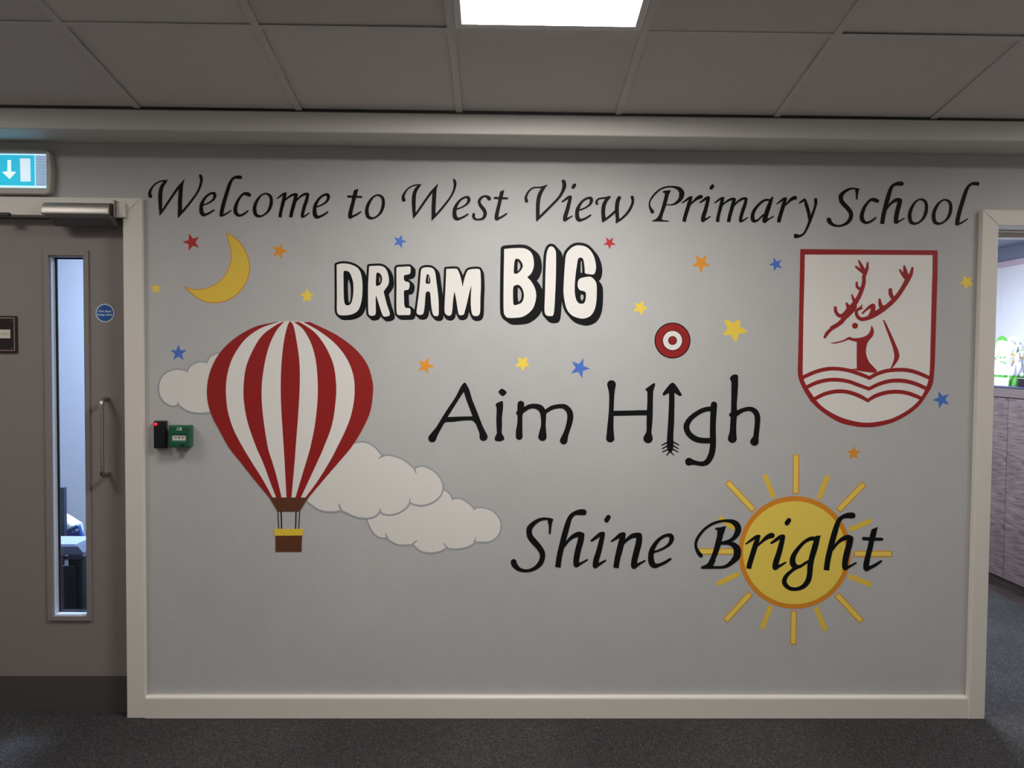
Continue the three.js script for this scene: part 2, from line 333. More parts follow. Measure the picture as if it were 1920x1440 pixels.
// ---------------------------------------------------------------- the grey fire door and its hardware
{
  const g = structure(group('door_1')), zf = -0.04, zb = -0.084, x0 = DOOR.x0 + 0.003, x1 = DOOR.x1 - 0.004, y0 = at(100, 1334, zf).y, y1 = DOOR.top - 0.004;
  const q = (px, py) => at(px, py, zf), va = q(87, 800).x, vb = q(170, 800).x, vt = q(120, 470).y, vd = q(120, 1163).y;      // bead, outer edge
  const bw = 0.02, ia = va + bw, ib = vb - bw, it = vt - bw, id = vd + bw, rect = (a, b, c, d) => [[a, c], [b, c], [b, d], [a, d]];
  const leaf = polygon(rect(x0, x1, y0, y1)); leaf.holes.push(new THREE.Path(rect(ia - 0.004, ib + 0.004, id - 0.004, it + 0.004).reverse().map((p) => new THREE.Vector2(...p))));
  mesh('leaf', extrude(leaf, zf - zb, zb, 0.0015), M.door, g);
  mesh('edge_strip', box(x1 - 0.004, x1 + 0.001, y0, y1, zb, zf + 0.0008), std(0x5d4a42, 0.5), g);
  mesh('kick_plate', box(x0 + 0.01, x1 - 0.008, q(100, 1334).y + 0.004, q(100, 1267).y, zf, zf + 0.0015, 0.0006), M.kick, g);
  mesh('drop_seal', box(x0 + 0.004, x1 - 0.004, 0.001, y0, -0.08, -0.068), M.dark, g);
  const ring = (a, b, c, d, w, z0, z1, mat, name) => {
    for (const pts of [[[a, c], [a + w, c + w], [a + w, d - w], [a, d]], [[b, c], [b, d], [b - w, d - w], [b - w, c + w]], [[a, d], [a + w, d - w], [b - w, d - w], [b, d]], [[a, c], [b, c], [b - w, c + w], [a + w, c + w]]]) mesh(name, extrude(polygon(pts), z1 - z0, z0, 0.0012), mat, g);
  };
  ring(va, vb, vd, vt, bw, zf - 0.004, zf + 0.008, M.bead, 'glazing_bead');
  ring(ia - 0.002, ib + 0.002, id - 0.002, it + 0.002, 0.006, zb - 0.006, zf - 0.004, M.beadInner, 'inner_lining');
  mesh('glazing_gasket', [box(ia + 0.004, ia + 0.011, id, it, -0.081, -0.074), box(ib - 0.009, ib - 0.004, id, it, -0.081, -0.074), box(ia, ib, it - 0.01, it - 0.004, -0.081, -0.074), box(ia, ib, id + 0.004, id + 0.008, -0.081, -0.074)], M.dark, g);
  const gl = mesh('glass_pane', box(ia + 0.004, ib - 0.004, id + 0.004, it - 0.004, -0.079, -0.075), M.glass, g);
  gl.castShadow = false;
  // D-shaped pull handle
  const hx = q(203, 800).x, ht = q(203, 748).y, hb = q(203, 889).y, reach = 0.058, rad = 0.022, pts = [V3(hx, ht, zf), V3(hx, ht, zf + reach - rad)];
  for (let i = 1; i <= 6; i++) { const a = (i / 6) * Math.PI / 2; pts.push(V3(hx, ht - rad + rad * Math.cos(a), zf + reach - rad + rad * Math.sin(a))); }
  for (let i = 0; i <= 6; i++) { const a = (i / 6) * Math.PI / 2; pts.push(V3(hx, hb + rad - rad * Math.sin(a), zf + reach - rad + rad * Math.cos(a))); }
  pts.push(V3(hx, hb, zf));
  const path = new THREE.CurvePath(); for (let i = 0; i + 1 < pts.length; i++) path.add(new THREE.LineCurve3(pts[i], pts[i + 1]));
  mesh('pull_handle', new THREE.TubeGeometry(path, 90, 0.0095, 16), M.steel, g);
  // stickers and plate
  const sg = group('safety_sign', ...q(197, 587).setZ(zf).toArray()); tag(sg, 'round blue fire door sticker with white lettering beside the strip window', 'sign');
  const rr = 17 / 1500 * (DIST - zf), signMap = canvasTexture(256, 256, (c) => {
    c.fillStyle = '#c9d4de'; c.fillRect(0, 0, 256, 256); c.fillStyle = '#0d4f95'; c.beginPath(); c.arc(128, 128, 114, 0, 7); c.fill();
    c.fillStyle = '#d5e2ee'; c.font = 'bold 42px sans-serif'; c.textAlign = 'center'; c.fillText('Fire door', 128, 118); c.fillText('keep shut', 128, 166);
  });
  const disc = new THREE.CylinderGeometry(rr, rr, 0.001, 48).rotateX(Math.PI / 2).translate(0, 0, 0.0006), dp = disc.attributes.position, du = disc.attributes.uv;
  for (let i = 0; i < dp.count; i++) du.setXY(i, 0.5 + dp.getX(i) / rr / 2, 0.5 + dp.getY(i) / rr / 2);
  mesh('face', disc, std(0xffffff, 0.45, { map: signMap }), sg);
  const pa = q(-32, 592), pb = q(34, 661.5), pl = group('door_plate', (pa.x + pb.x) / 2, (pa.y + pb.y) / 2, zf); tag(pl, 'dark maroon plate with a white sticker fixed to the grey door', 'plate');
  const pw = pb.x - pa.x, ph = pa.y - pb.y;
  mesh('plate', box(-pw / 2, pw / 2, -ph / 2, ph / 2, 0, 0.008, 0.002), std(0x2c1014, 0.3), pl);
  mesh('inner_line', [box(-pw / 2 + 0.008, pw / 2 - 0.008, ph / 2 - 0.0095, ph / 2 - 0.0075, 0.008, 0.0086), box(-pw / 2 + 0.008, pw / 2 - 0.008, -ph / 2 + 0.0085, -ph / 2 + 0.0105, 0.008, 0.0086), box(pw / 2 - 0.0105, pw / 2 - 0.0085, -ph / 2 + 0.0085, ph / 2 - 0.0075, 0.008, 0.0086), box(-pw / 2 + 0.0085, -pw / 2 + 0.0105, -ph / 2 + 0.0085, ph / 2 - 0.0075, 0.008, 0.0086)], std(0xb9a9a6, 0.4), pl);
  mesh('centre', box(-pw / 2 + 0.0115, pw / 2 - 0.0115, -ph / 2 + 0.0115, ph / 2 - 0.0105, 0.008, 0.0084), std(0x190a0d, 0.3), pl);
  const label = canvasTexture(128, 96, (c) => { c.fillStyle = '#cdc3b8'; c.fillRect(0, 0, 128, 96); c.fillStyle = '#7d746c'; for (let i = 0; i < 12; i++) c.fillRect(16 + i * 8, 44 + (i % 3), 6, 9 - (i % 2) * 3); });
  const la = q(1, 618), lb = q(22, 634.5);
  const st = new RoundedBoxGeometry(lb.x - la.x, la.y - lb.y, 0.0012, 2, 0.0005).translate((la.x + lb.x) / 2 - pl.position.x, (la.y + lb.y) / 2 - pl.position.y, 0.009);
  mesh('sticker', st, std(0xffffff, 0.6, { map: label }), pl);
  for (const s of [0.5, -0.5]) mesh('screw', new THREE.CylinderGeometry(0.0022, 0.0022, 0.001, 10).rotateX(Math.PI / 2).translate(pw / 2 - 0.02, s * (ph - 0.036), 0.0088), std(0x6d6461, 0.4), pl);
}
{ // overhead door closer on the head of the frame: rounded cover above, chamfered underside below
  const z1 = 0.078, a = at(76.5, 390, z1), b = at(203, 390, z1), t = at(120, 377.5, z1).y, d = at(120, 402, z1).y, w = b.x - a.x, g = group('door_closer', (a.x + b.x) / 2, d, 0.022);
  tag(g, 'silver overhead door closer with chamfered dark underside on the door frame head', 'door closer');
  const run = (s, x0, x1, bevel) => new THREE.ExtrudeGeometry(s, { depth: x1 - x0 - 2 * bevel, bevelEnabled: bevel > 0, bevelSize: bevel, bevelOffset: -bevel, bevelThickness: bevel, bevelSegments: 3, curveSegments: 10 }).rotateY(-Math.PI / 2).translate(x1 - bevel, 0, 0);
  const h = t - d, dep = z1 - 0.022, s = new THREE.Shape(); s.moveTo(0, 0); s.lineTo(dep - 0.006, 0); s.quadraticCurveTo(dep, 0, dep, 0.008); s.quadraticCurveTo(dep - 0.001, h * 0.6, dep - 0.012, h - 0.008); s.quadraticCurveTo(dep - 0.018, h, dep - 0.032, h); s.lineTo(0, h); s.closePath();
  mesh('cover', run(s, -w / 2, w / 2, 0.002), M.silver, g);
  const u = new THREE.Shape(); u.moveTo(0, 0); u.lineTo(dep - 0.006, 0); u.quadraticCurveTo(dep - 0.008, -0.006, dep - 0.014, -0.012); u.lineTo(0.006, -0.034); u.quadraticCurveTo(0.002, -0.036, -0.004, -0.036); u.lineTo(-0.014, -0.036); u.lineTo(-0.014, -0.012); u.lineTo(0, -0.012); u.closePath();
  mesh('underside', run(u, -w / 2 + 0.024, w / 2 + 0.004, 0.002).translate(0, 0, 0.0005), std(0x6b6663, 0.5, { metalness: 0.4 }), g);
  mesh('end_cap', box(w / 2 + 0.0005, w / 2 + 0.006, 0.002, h - 0.004, 0.001, dep - 0.014, 0.002), M.blackPlastic, g);
  mesh('bracket', box(w / 2 + 0.010, w / 2 + 0.044, -0.002, h + 0.006, -0.0005, 0.014, 0.003), M.cream, g);
  mesh('side_clip', box(w / 2 + 0.006, w / 2 + 0.010, -0.006, h + 0.014, 0, 0.03, 0.001), M.silver, g);
  mesh('arm_stop', box(-w / 2 - 0.185, -w / 2 - 0.148, -0.002, 0.012, -0.0005, 0.02, 0.002), std(0x2c2927, 0.5), g);
}
{ // illuminated exit sign above the door
  const dep = 0.034, q = (x, y) => at(x, y, dep - 0.004), a = at(-68, 322, 0.012), b = at(101.5, 322, 0.012), t = q(50, 279.5).y, d = q(50, 364.5).y, w = b.x - a.x, h = t - d, g = group('exit_sign', (a.x + b.x) / 2, (t + d) / 2, 0);
  tag(g, 'glowing turquoise exit sign with a white down arrow above the grey door', 'exit sign');
  const body = new THREE.Shape(), hw = w / 2 - 0.008, hh = h / 2 - 0.005; body.moveTo(-hw + 0.02, -hh); body.lineTo(hw - 0.02, -hh); body.quadraticCurveTo(hw, -hh, hw, -hh + 0.025); body.quadraticCurveTo(hw + 0.008, 0, hw, hh - 0.025); body.quadraticCurveTo(hw, hh, hw - 0.02, hh); body.lineTo(-hw + 0.02, hh); body.quadraticCurveTo(-hw, hh, -hw, hh - 0.025); body.quadraticCurveTo(-hw - 0.008, 0, -hw, -hh + 0.025); body.quadraticCurveTo(-hw, -hh, -hw + 0.02, -hh);
  const L = (x, y) => { const v = q(x, y); return [v.x - g.position.x, v.y - g.position.y]; };
  const [, lt] = L(0, 287), [lr, lb] = L(87, 352.5), HO = 0.005, hole = new THREE.Path([[-lr - HO, lb - HO], [-lr - HO, lt + HO], [lr + HO, lt + HO], [lr + HO, lb - HO]].map((p) => new THREE.Vector2(...p)));
  body.holes.push(hole);
  mesh('housing', new THREE.ExtrudeGeometry(body, { depth: 0.02, bevelEnabled: true, bevelSize: 0.005, bevelThickness: 0.006, bevelSegments: 5, curveSegments: 10 }).translate(0, 0, 0.008), M.housing, g);
  mesh('back_plate', box(-lr - 0.004, lr + 0.004, lb - 0.004, lt + 0.004, 0.002, 0.012), M.housing, g);
  const glow = (hex, k) => std(hex, 0.4, { emissive: hex, emissiveIntensity: k });
  const [pr] = L(63.5, 320), [, pt] = L(0, 290), [, pb] = L(0, 347);
  mesh('light_guide', box(-lr + 0.001, lr - 0.001, lb + 0.001, lt - 0.001, 0.016, 0.024), std(0xb9d6ff, 0.3, { emissive: 0xbfe2ff, emissiveIntensity: 0.95 }), g);
  mesh('green_panel', box(-pr, pr, pb, pt, 0.024, 0.028), glow(0x00b2d2, 0.75), g);
  for (let i = 0; i < 26; i++) { const y = pb + (i + 0.5) * (pt - pb) / 26; for (const s of [1, -1]) mesh('prism_rib', new THREE.CylinderGeometry(0.0014, 0.0014, lr - pr - 0.008, 6).rotateZ(Math.PI / 2).translate(s * (pr + lr) / 2, y, 0.0245), std(0x5f6f9a, 0.25), g); }
  mesh('white_arrow', extrude(polygon([L(13.7, 300), L(20, 300), L(20.2, 321.5), L(30, 322), L(17.7, 335.5), L(3.5, 322), L(13.6, 321.5)]), 0.001, 0.028), glow(0xe6f6f6, 0.72), g);
  mesh('white_doorway', extrude(polygon([L(37, 297), L(56, 297), L(57, 340), L(38.5, 340)]), 0.001, 0.028), glow(0xdceefa, 0.66), g);
  const l = new THREE.RectAreaLight(0x6fd0ff, 0.55, lr * 2, lt - lb); l.position.z = 0.045; l.lookAt(0, 0, 5); l.rotation.set(0, Math.PI, 0); g.add(l);
}
{ // black card reader and green call point
  const z = 0.022, a = at(287.4, 789, z), b = at(311, 841, z), w = b.x - a.x, h = a.y - b.y, g = group('card_reader', (a.x + b.x) / 2, (a.y + b.y) / 2, 0);
  tag(g, 'small black card reader with a red light beside the green call point', 'card reader');
  mesh('case', box(-w / 2, w / 2, -h / 2, h / 2, 0, z, 0.004), M.blackPlastic, g);
  mesh('indicator', new THREE.SphereGeometry(0.0062, 16, 12).scale(1, 1, 0.5).translate(-w / 2 + 0.009, h / 2 - 0.0135, z), std(0xff3050, 0.3, { emissive: 0xff2846, emissiveIntensity: 0.8 }), g);
  const l = new THREE.PointLight(0xff2040, 0.0004); l.position.set(-w / 2 + 0.009, h / 2 - 0.0135, z + 0.012); l.shadow.radius = 0.3; g.add(l);
  const zc = 0.05, c = at(316.6, 797, zc - 0.012), d = at(357, 839, zc - 0.012), cw = d.x - c.x, ch = c.y - d.y, k = group('call_point', (c.x + d.x) / 2, (c.y + d.y) / 2, 0);
  tag(k, 'green emergency door release box with white push plate on the mural wall', 'call point');
  const green = std(0x14543a, 0.35);
  mesh('back_box', box(-cw / 2 + 0.002, cw / 2 - 0.002, -ch / 2 + 0.002, ch / 2 - 0.002, 0, 0.03, 0.003), green, k);
  const wx = cw * 0.385 - 0.006, wy0 = -ch * 0.24 + 0.006, wy1 = ch * 0.12 - 0.006, face = polygon([[-cw / 2, -ch / 2], [cw / 2, -ch / 2], [cw / 2, ch / 2], [-cw / 2, ch / 2]]); face.holes.push(new THREE.Path([[-wx, wy0], [-wx, wy1], [wx, wy1], [wx, wy0]].map((p) => new THREE.Vector2(...p))));
  mesh('front_cover', new THREE.ExtrudeGeometry(face, { depth: 0.008, bevelEnabled: true, bevelSize: 0.006, bevelOffset: -0.006, bevelThickness: 0.010, bevelSegments: 4 }).translate(0, 0, 0.030), green, k);
  const map = canvasTexture(256, 128, (q) => {
    q.fillStyle = '#cfc9bd'; q.fillRect(0, 0, 256, 128); q.fillStyle = '#15130f'; q.beginPath(); q.arc(128, 62, 15, 0, 7); q.fill();
    for (const s of [-1, 1]) { q.beginPath(); q.moveTo(128 + s * 36, 62); q.lineTo(128 + s * 54, 46); q.lineTo(128 + s * 54, 56); q.lineTo(128 + s * 80, 56); q.lineTo(128 + s * 80, 68); q.lineTo(128 + s * 54, 68); q.lineTo(128 + s * 54, 78); q.fill(); }
  });
  mesh('push_plate', new THREE.PlaneGeometry(2 * wx + 0.009, wy1 - wy0 + 0.009).translate(0, (wy0 + wy1) / 2, 0.0425), std(0xffffff, 0.5, { map }), k);
  const white = std(0xb4c4c0, 0.5), zt = 0.0484, py = ch * 0.335, S = ch * 0.075;
  mesh('pictogram', [
    extrude(polygon([[S * 0.5, -S], [S * 1.7, -S], [S * 1.9, S * 1.0], [S * 0.7, S * 1.0]]), 0.0004, zt).translate(0, py, 0),
    new THREE.CircleGeometry(S * 0.28, 10).translate(-S * 0.35, py + S * 0.85, zt + 0.0004).toNonIndexed(),
    extrude(polygon([[-S * 0.75, S * 0.5], [-S * 0.2, S * 0.55], [S * 0.15, S * 0.1], [-S * 0.1, 0], [-S * 0.25, S * 0.2], [-S * 0.4, -S * 0.1], [0, -S * 0.45], [-S * 0.05, -S], [-S * 0.3, -S], [-S * 0.35, -S * 0.55], [-S * 0.75, -S * 0.35], [-S * 1.3, -S * 0.9], [-S * 1.5, -S * 0.75], [-S * 0.9, -S * 0.1], [-S * 0.7, S * 0.2], [-S * 1.1, S * 0.1], [-S * 1.2, S * 0.25]]), 0.0004, zt).translate(0, py, 0)], white, k);
  mesh('key_slot', new THREE.CylinderGeometry(0.0045, 0.0045, 0.003, 14).scale(1.4, 1, 1).rotateX(Math.PI / 2).translate(cw * 0.18, -ch * 0.38, 0.0475), std(0x0c1c2e, 0.3), k);
}

// ---------------------------------------------------------------- through the doorway: wood cupboards, bag, black box
const CX = 3.13, oak = std(0xc9c2c4, 0.55, { map: oakMap });
{
  const top = at(1890, 724.5, 0), dep = (z) => DIST - z, H = EYE + (top.y - EYE) * (CX / top.x), zOf = (px, x = CX) => { const v = at(px, 720, 0); return DIST - DIST * x / v.x; };
  const kick = 0.135, zs = zOf(1891.5), g = group('sideboard', CX, 0, zs); tag(g, 'tall wood-grain cupboard run standing along the wall of the next room', 'cupboard');
  const back = 3.545 - CX, z0 = -1.2, z1 = 1.35;
  mesh('carcass', box(0.02, back, kick, H - 0.07, z0, z1), std(0x3a3636, 0.7), g);
  for (const [a, b] of [[z0, -0.6018], [-0.6, -0.0018], [0, 0.5982], [0.6, z1]]) mesh('door', box(0, 0.019, kick, H - 0.073, a + 0.0012, b - 0.0012, 0.001), oak, g);
  mesh('top_rail', box(-0.004, 0.03, H - 0.068, H - 0.012, z0, z1, 0.002), oak, g);
  mesh('worktop', box(-0.008, back, H - 0.01, H, z0, z1, 0.002), std(0x3c405a, 0.35), g);
  mesh('plinth', box(0.045, back, 0, kick - 0.006, z0, z1), std(0xa39897, 0.6, { map: oakMap }), g);
  // carrier bag standing on the worktop
  const bag = group('carrier_bag', CX + 0.15, H, zOf(1889, CX + 0.15)); tag(bag, 'white plastic carrier bag printed with green bands and yellow flowers on the worktop', 'carrier bag');
  const print = canvasTexture(1024, 1024, (c) => {
    c.fillStyle = '#e9edf6'; c.fillRect(0, 0, 1024, 1024);
    c.fillStyle = '#4f9a3c'; c.fillRect(0, 770, 1024, 62); for (const o of [0, 512]) { c.fillStyle = '#4f9a3c'; c.fillRect(o + 150, 770, 90, 254); c.fillStyle = '#dfe6f4'; c.fillRect(o + 138, 770, 12, 254); }
    c.fillStyle = '#4f9a3c'; c.font = 'bold 96px sans-serif'; for (const o of [0, 512, 1024]) c.fillText('ASDA', o - 92, 930, 205);
    for (const o of [0, 512]) for (const [x, y, r] of [[90, 330, 46], [215, 250, 52], [190, 420, 34], [40, 560, 30], [380, 300, 30]]) {
      c.fillStyle = '#f4f1e6'; for (let k = 0; k < 6; k++) { c.beginPath(); c.arc(o + x + r * Math.cos(k * 1.05), y + r * Math.sin(k * 1.05), r * 0.55, 0, 7); c.fill(); }
      c.fillStyle = '#e0a63c'; c.beginPath(); c.arc(o + x, y, r * 0.55, 0, 7); c.fill(); c.strokeStyle = '#4c6a3c'; c.lineWidth = 8; c.beginPath(); c.moveTo(o + x, y + r); c.quadraticCurveTo(o + x + 40, y + r + 60, o + x + 10, y + r + 110); c.stroke();
    }
    c.fillStyle = '#4f9a3c'; for (const o of [0, 512]) { c.beginPath(); c.ellipse(o + 330, 360, 60, 26, 0.5, 0, 7); c.fill(); c.beginPath(); c.ellipse(o + 300, 470, 40, 18, -0.6, 0, 7); c.fill(); c.fillRect(o, 130, 200, 22); }
  });
  const U = 72, W = 40, pos = [], uv = [], idx = [], tall = 0.27;
  for (let j = 0; j <= W; j++) for (let i = 0; i <= U; i++) {
    const t = j / W, a = (i / U) * Math.PI * 2, fold = 0.010 * Math.sin(7 * a + 5 * t) * t + 0.008 * Math.sin(11 * a - 9 * t + 1) + 0.006 * Math.sin(17 * a + 14 * t);
    const p = 4 - 1.6 * t, c = Math.cos(a), s = Math.sin(a), k = Math.pow(Math.abs(c) ** p + Math.abs(s) ** p, -1 / p), wz = 0.12 * (1 - 0.1 * t) + fold, wx = 0.085 * (1 - 0.72 * t ** 3) + fold * 0.8;
    pos.push(c * k * wx, tall * t + 0.02 * Math.sin(2 * a + 1) * t * t, s * k * wz); uv.push((((i / U) + 0.375) * 2) % 2.0001, t * 0.999);
  }
  for (let j = 0; j < W; j++) for (let i = 0; i < U; i++) { const a = j * (U + 1) + i; idx.push(a, a + U + 1, a + 1, a + 1, a + U + 1, a + U + 2); }
  const bg = new THREE.BufferGeometry(); bg.setAttribute('position', new THREE.Float32BufferAttribute(pos, 3)); bg.setAttribute('uv', new THREE.Float32BufferAttribute(uv.map((v, i) => (i % 2 ? v : v / 2 * 1)), 2)); bg.setIndex(idx); bg.computeVertexNormals();
  print.wrapS = THREE.RepeatWrapping;
  mesh('bag_body', bg, std(0xffffff, 0.32, { map: print, side: THREE.DoubleSide }), bag);
  for (const [dz, c] of [[-0.05, 0x5aa644], [0.06, 0xe3e8f2]]) {
    const h = new THREE.Shape(); h.absellipse(0, 0, 0.042, 0.062, 0, Math.PI, false, 0); h.lineTo(-0.02, 0); for (let k = 0; k <= 12; k++) { const a = Math.PI - (k / 12) * Math.PI; h.lineTo(0.02 * Math.cos(a), 0.038 * Math.sin(a)); } h.closePath();
    mesh('handle_loop', extrude(h, 0.004, -0.002).rotateY(-Math.PI / 2 + 0.4).rotateX(dz * 6).translate(-0.01, tall - 0.012, dz), std(c, 0.4), bag);
  }
  const bx = group('black_box', CX + 0.085, H, zOf(1936, CX + 0.085)); tag(bx, 'small black box with pale lid strip beside the carrier bag', 'box');
  mesh('case', box(-0.06, 0.06, 0, 0.06, -0.05, 0.06, 0.004), M.blackPlastic, bx);
  mesh('lid_strip', box(-0.061, 0.061, 0.05, 0.054, -0.051, 0.061, 0.001), std(0x9aa6a4, 0.4), bx);
}

// ---------------------------------------------------------------- behind the strip window: tool chest and things stacked round it
{
  const z = -0.5, q = (px, py, zz = z) => at(px, py, zz), xr = q(151.5, 1080).x, xl = xr - 0.42, top = q(130, 1024).y, lidB = q(130, 1041).y, g = group('tool_chest', (xl + xr) / 2, 0, z - 0.1);
  tag(g, 'black upright tool chest with grey lid seen through the strip window', 'tool chest');
  const w = xr - xl, d = 0.19, navy = std(0x0c1018, 0.4);
  mesh('body', box(-w / 2, w / 2, 0.06, lidB - 0.02, -d / 2, d / 2, 0.012), navy, g);
  mesh('body_rib', box(w / 2 - 0.10, w / 2 - 0.02, 0.0, lidB - 0.045, d / 2 - 0.02, d / 2 + 0.012, 0.008), navy, g);
  const s = new THREE.Shape(); s.moveTo(-w / 2 - 0.006, 0); s.lineTo(w / 2 + 0.012, 0); s.lineTo(w / 2 + 0.012, 0.012); s.lineTo(w / 2 - 0.012, top - lidB); s.lineTo(-w / 2 + 0.01, top - lidB); s.lineTo(-w / 2 - 0.006, 0.012); s.closePath();
  mesh('lid', extrude(s, d + 0.012, -d / 2 - 0.006, 0.004).translate(0, lidB, 0), std(0x6b7280, 0.45), g);
  mesh('lid_top', box(-w / 2 + 0.02, w / 2 - 0.03, top - 0.001, top + 0.006, -d / 2 + 0.012, d / 2 - 0.01, 0.003), std(0xb3bccb, 0.5), g);
  mesh('lid_rim', box(-w / 2 - 0.012, w / 2 + 0.016, lidB - 0.022, lidB, -d / 2 - 0.012, d / 2 + 0.012, 0.006), std(0x2a303c, 0.5), g);
  mesh('latch', box(w / 2 - 0.115, w / 2 - 0.07, lidB - 0.045, lidB + 0.008, d / 2 + 0.008, d / 2 + 0.024, 0.008), std(0x11161f, 0.4), g);
  const lab = canvasTexture(256, 256, (c) => { c.fillStyle = '#e6ecf6'; c.fillRect(0, 0, 256, 256); c.fillStyle = '#6a7280'; for (let i = 0; i < 11; i++) c.fillRect(14, 14 + i * 22 + (i > 3 ? 8 : 0), 40 + ((i * 53) % 110), 9); c.fillStyle = '#2b313c'; c.fillRect(0, 88, 256, 6); c.fillStyle = '#7d8798'; c.fillRect(168, 0, 6, 256); });
  const la = q(96, 1041, z + 0.012), lb = q(127, 1072, z + 0.012);
  mesh('paper_label', new THREE.PlaneGeometry(lb.x - la.x, la.y - lb.y).translate((la.x + lb.x) / 2 - g.position.x, (la.y + lb.y) / 2, d / 2 + 0.0105).translate(0, 0, 0), std(0xffffff, 0.6, { map: lab }), g);
  const ya = q(100, 1083), yb = q(116.3, 1120);
  mesh('yellow_strip', box(ya.x - g.position.x, yb.x - g.position.x, yb.y, ya.y, d / 2, d / 2 + 0.004, 0.001), std(0xb7a24a, 0.5), g);
  const fa = q(95, 1131), fb = q(133, 1160);
  mesh('lower_panel', box(fa.x - g.position.x, fb.x - g.position.x, Math.max(0, fb.y - 0.2), fa.y, d / 2 - 0.004, d / 2 + 0.006, 0.002), std(0x4b515e, 0.5), g);
  for (const sx of [-1, 1]) mesh('wheel', new THREE.CylinderGeometry(0.06, 0.06, 0.04, 24).rotateZ(Math.PI / 2).translate(sx * (w / 2 - 0.03), 0.06, -d / 2 + 0.066), M.blackPlastic, g);

  const bz = z - 0.42, B = (px, py) => at(px, py, bz), ba = B(118, 1006), bb = B(153.5, 1012), crate = group('blue_case', (ba.x + bb.x) / 2, 0, bz); tag(crate, 'tilted blue case with white dots behind the tool chest lid', 'case');
  const rel = (px, py) => { const v = B(px, py); return [v.x - crate.position.x, v.y]; };
  mesh('case_body', extrude(polygon([rel(112, 999), rel(146, 985.5), rel(153.5, 1008), rel(155, 1030), rel(112, 1030)]), 0.03, -0.03, 0.006), std(0x1a4a94, 0.45), crate);
  mesh('case_rim', extrude(polygon([rel(111, 996.5), rel(145, 983), rel(147, 986), rel(112, 1000)]), 0.04, -0.035, 0.003), std(0x7fb3cf, 0.45), crate);
  for (const [px, py, r] of [[143.7, 994, 2.7], [137, 997, 1.6]]) { const v = rel(px, py); mesh('white_dot', new THREE.CylinderGeometry(r / 360, r / 360, 0.006, 18).rotateX(Math.PI / 2).translate(v[0], v[1], 0.002), std(0xb9c8e0, 0.5), crate); }
  mesh('case_leg', box(-0.06, 0.06, 0, B(130, 1030).y, -0.03, 0, 0.005), std(0x163c78, 0.5), crate);
  const pz = z - 0.62, Pp = (px, py) => at(px, py, pz), sack = group('paper_sack', Pp(124, 1000).x, 0, pz); tag(sack, 'cream paper sack with a slanting top behind the blue case', 'sack');
  const rs = (px, py) => { const v = Pp(px, py); return [v.x - sack.position.x, v.y]; };
  mesh('sack_body', extrude(polygon([rs(104, 966), rs(119, 974), rs(139, 987), rs(141, 1000), [0.05, 0], [-0.12, 0]]), 0.1, -0.1, 0.012), std(0xe6e2c8, 0.7), sack);
  const kz = z - 0.36, K = (px, py) => at(px, py, kz), ka = K(102, 915.5), kb = K(119.4, 915.5), post = group('dark_board', (ka.x + kb.x) / 2, 0, kz); tag(post, 'tall narrow dark board standing upright beside the tool chest', 'board');
  mesh('board', box(ka.x - post.position.x, kb.x - post.position.x, 0, ka.y, -0.03, 0, 0.003), std(0x2a3346, 0.5), post);
  mesh('end_cap', box(ka.x - post.position.x - 0.001, kb.x - post.position.x + 0.001, ka.y, ka.y + 0.005, -0.031, 0.001, 0.001), std(0x59657c, 0.5), post);
  // crumpled clear sack beside the chest
  const cz = z - 0.34, C = (px, py) => at(px, py, cz), cx = C(163, 1000).x, ct = C(160, 1043).y, pb = group('plastic_sack', cx, 0, cz); tag(pb, 'crumpled pale plastic sack standing beside the tool chest', 'sack');
  const gg = new THREE.CylinderGeometry(0.035, 0.05, ct, 40, 60), gp = gg.attributes.position;
  for (let i = 0; i < gp.count; i++) { const x = gp.getX(i), y = gp.getY(i), zz = gp.getZ(i), a = Math.atan2(zz, x), k = 1 + 0.16 * Math.sin(5 * a + y * 21) + 0.12 * Math.sin(9 * a - y * 33) + 0.08 * Math.sin(3 * a + y * 60); gp.setX(i, x * k); gp.setZ(i, zz * k); }
  gg.computeVertexNormals(); gg.translate(0, ct / 2, 0);
  mesh('sack_body', gg, std(0xb9c8e4, 0.22), pb);
}

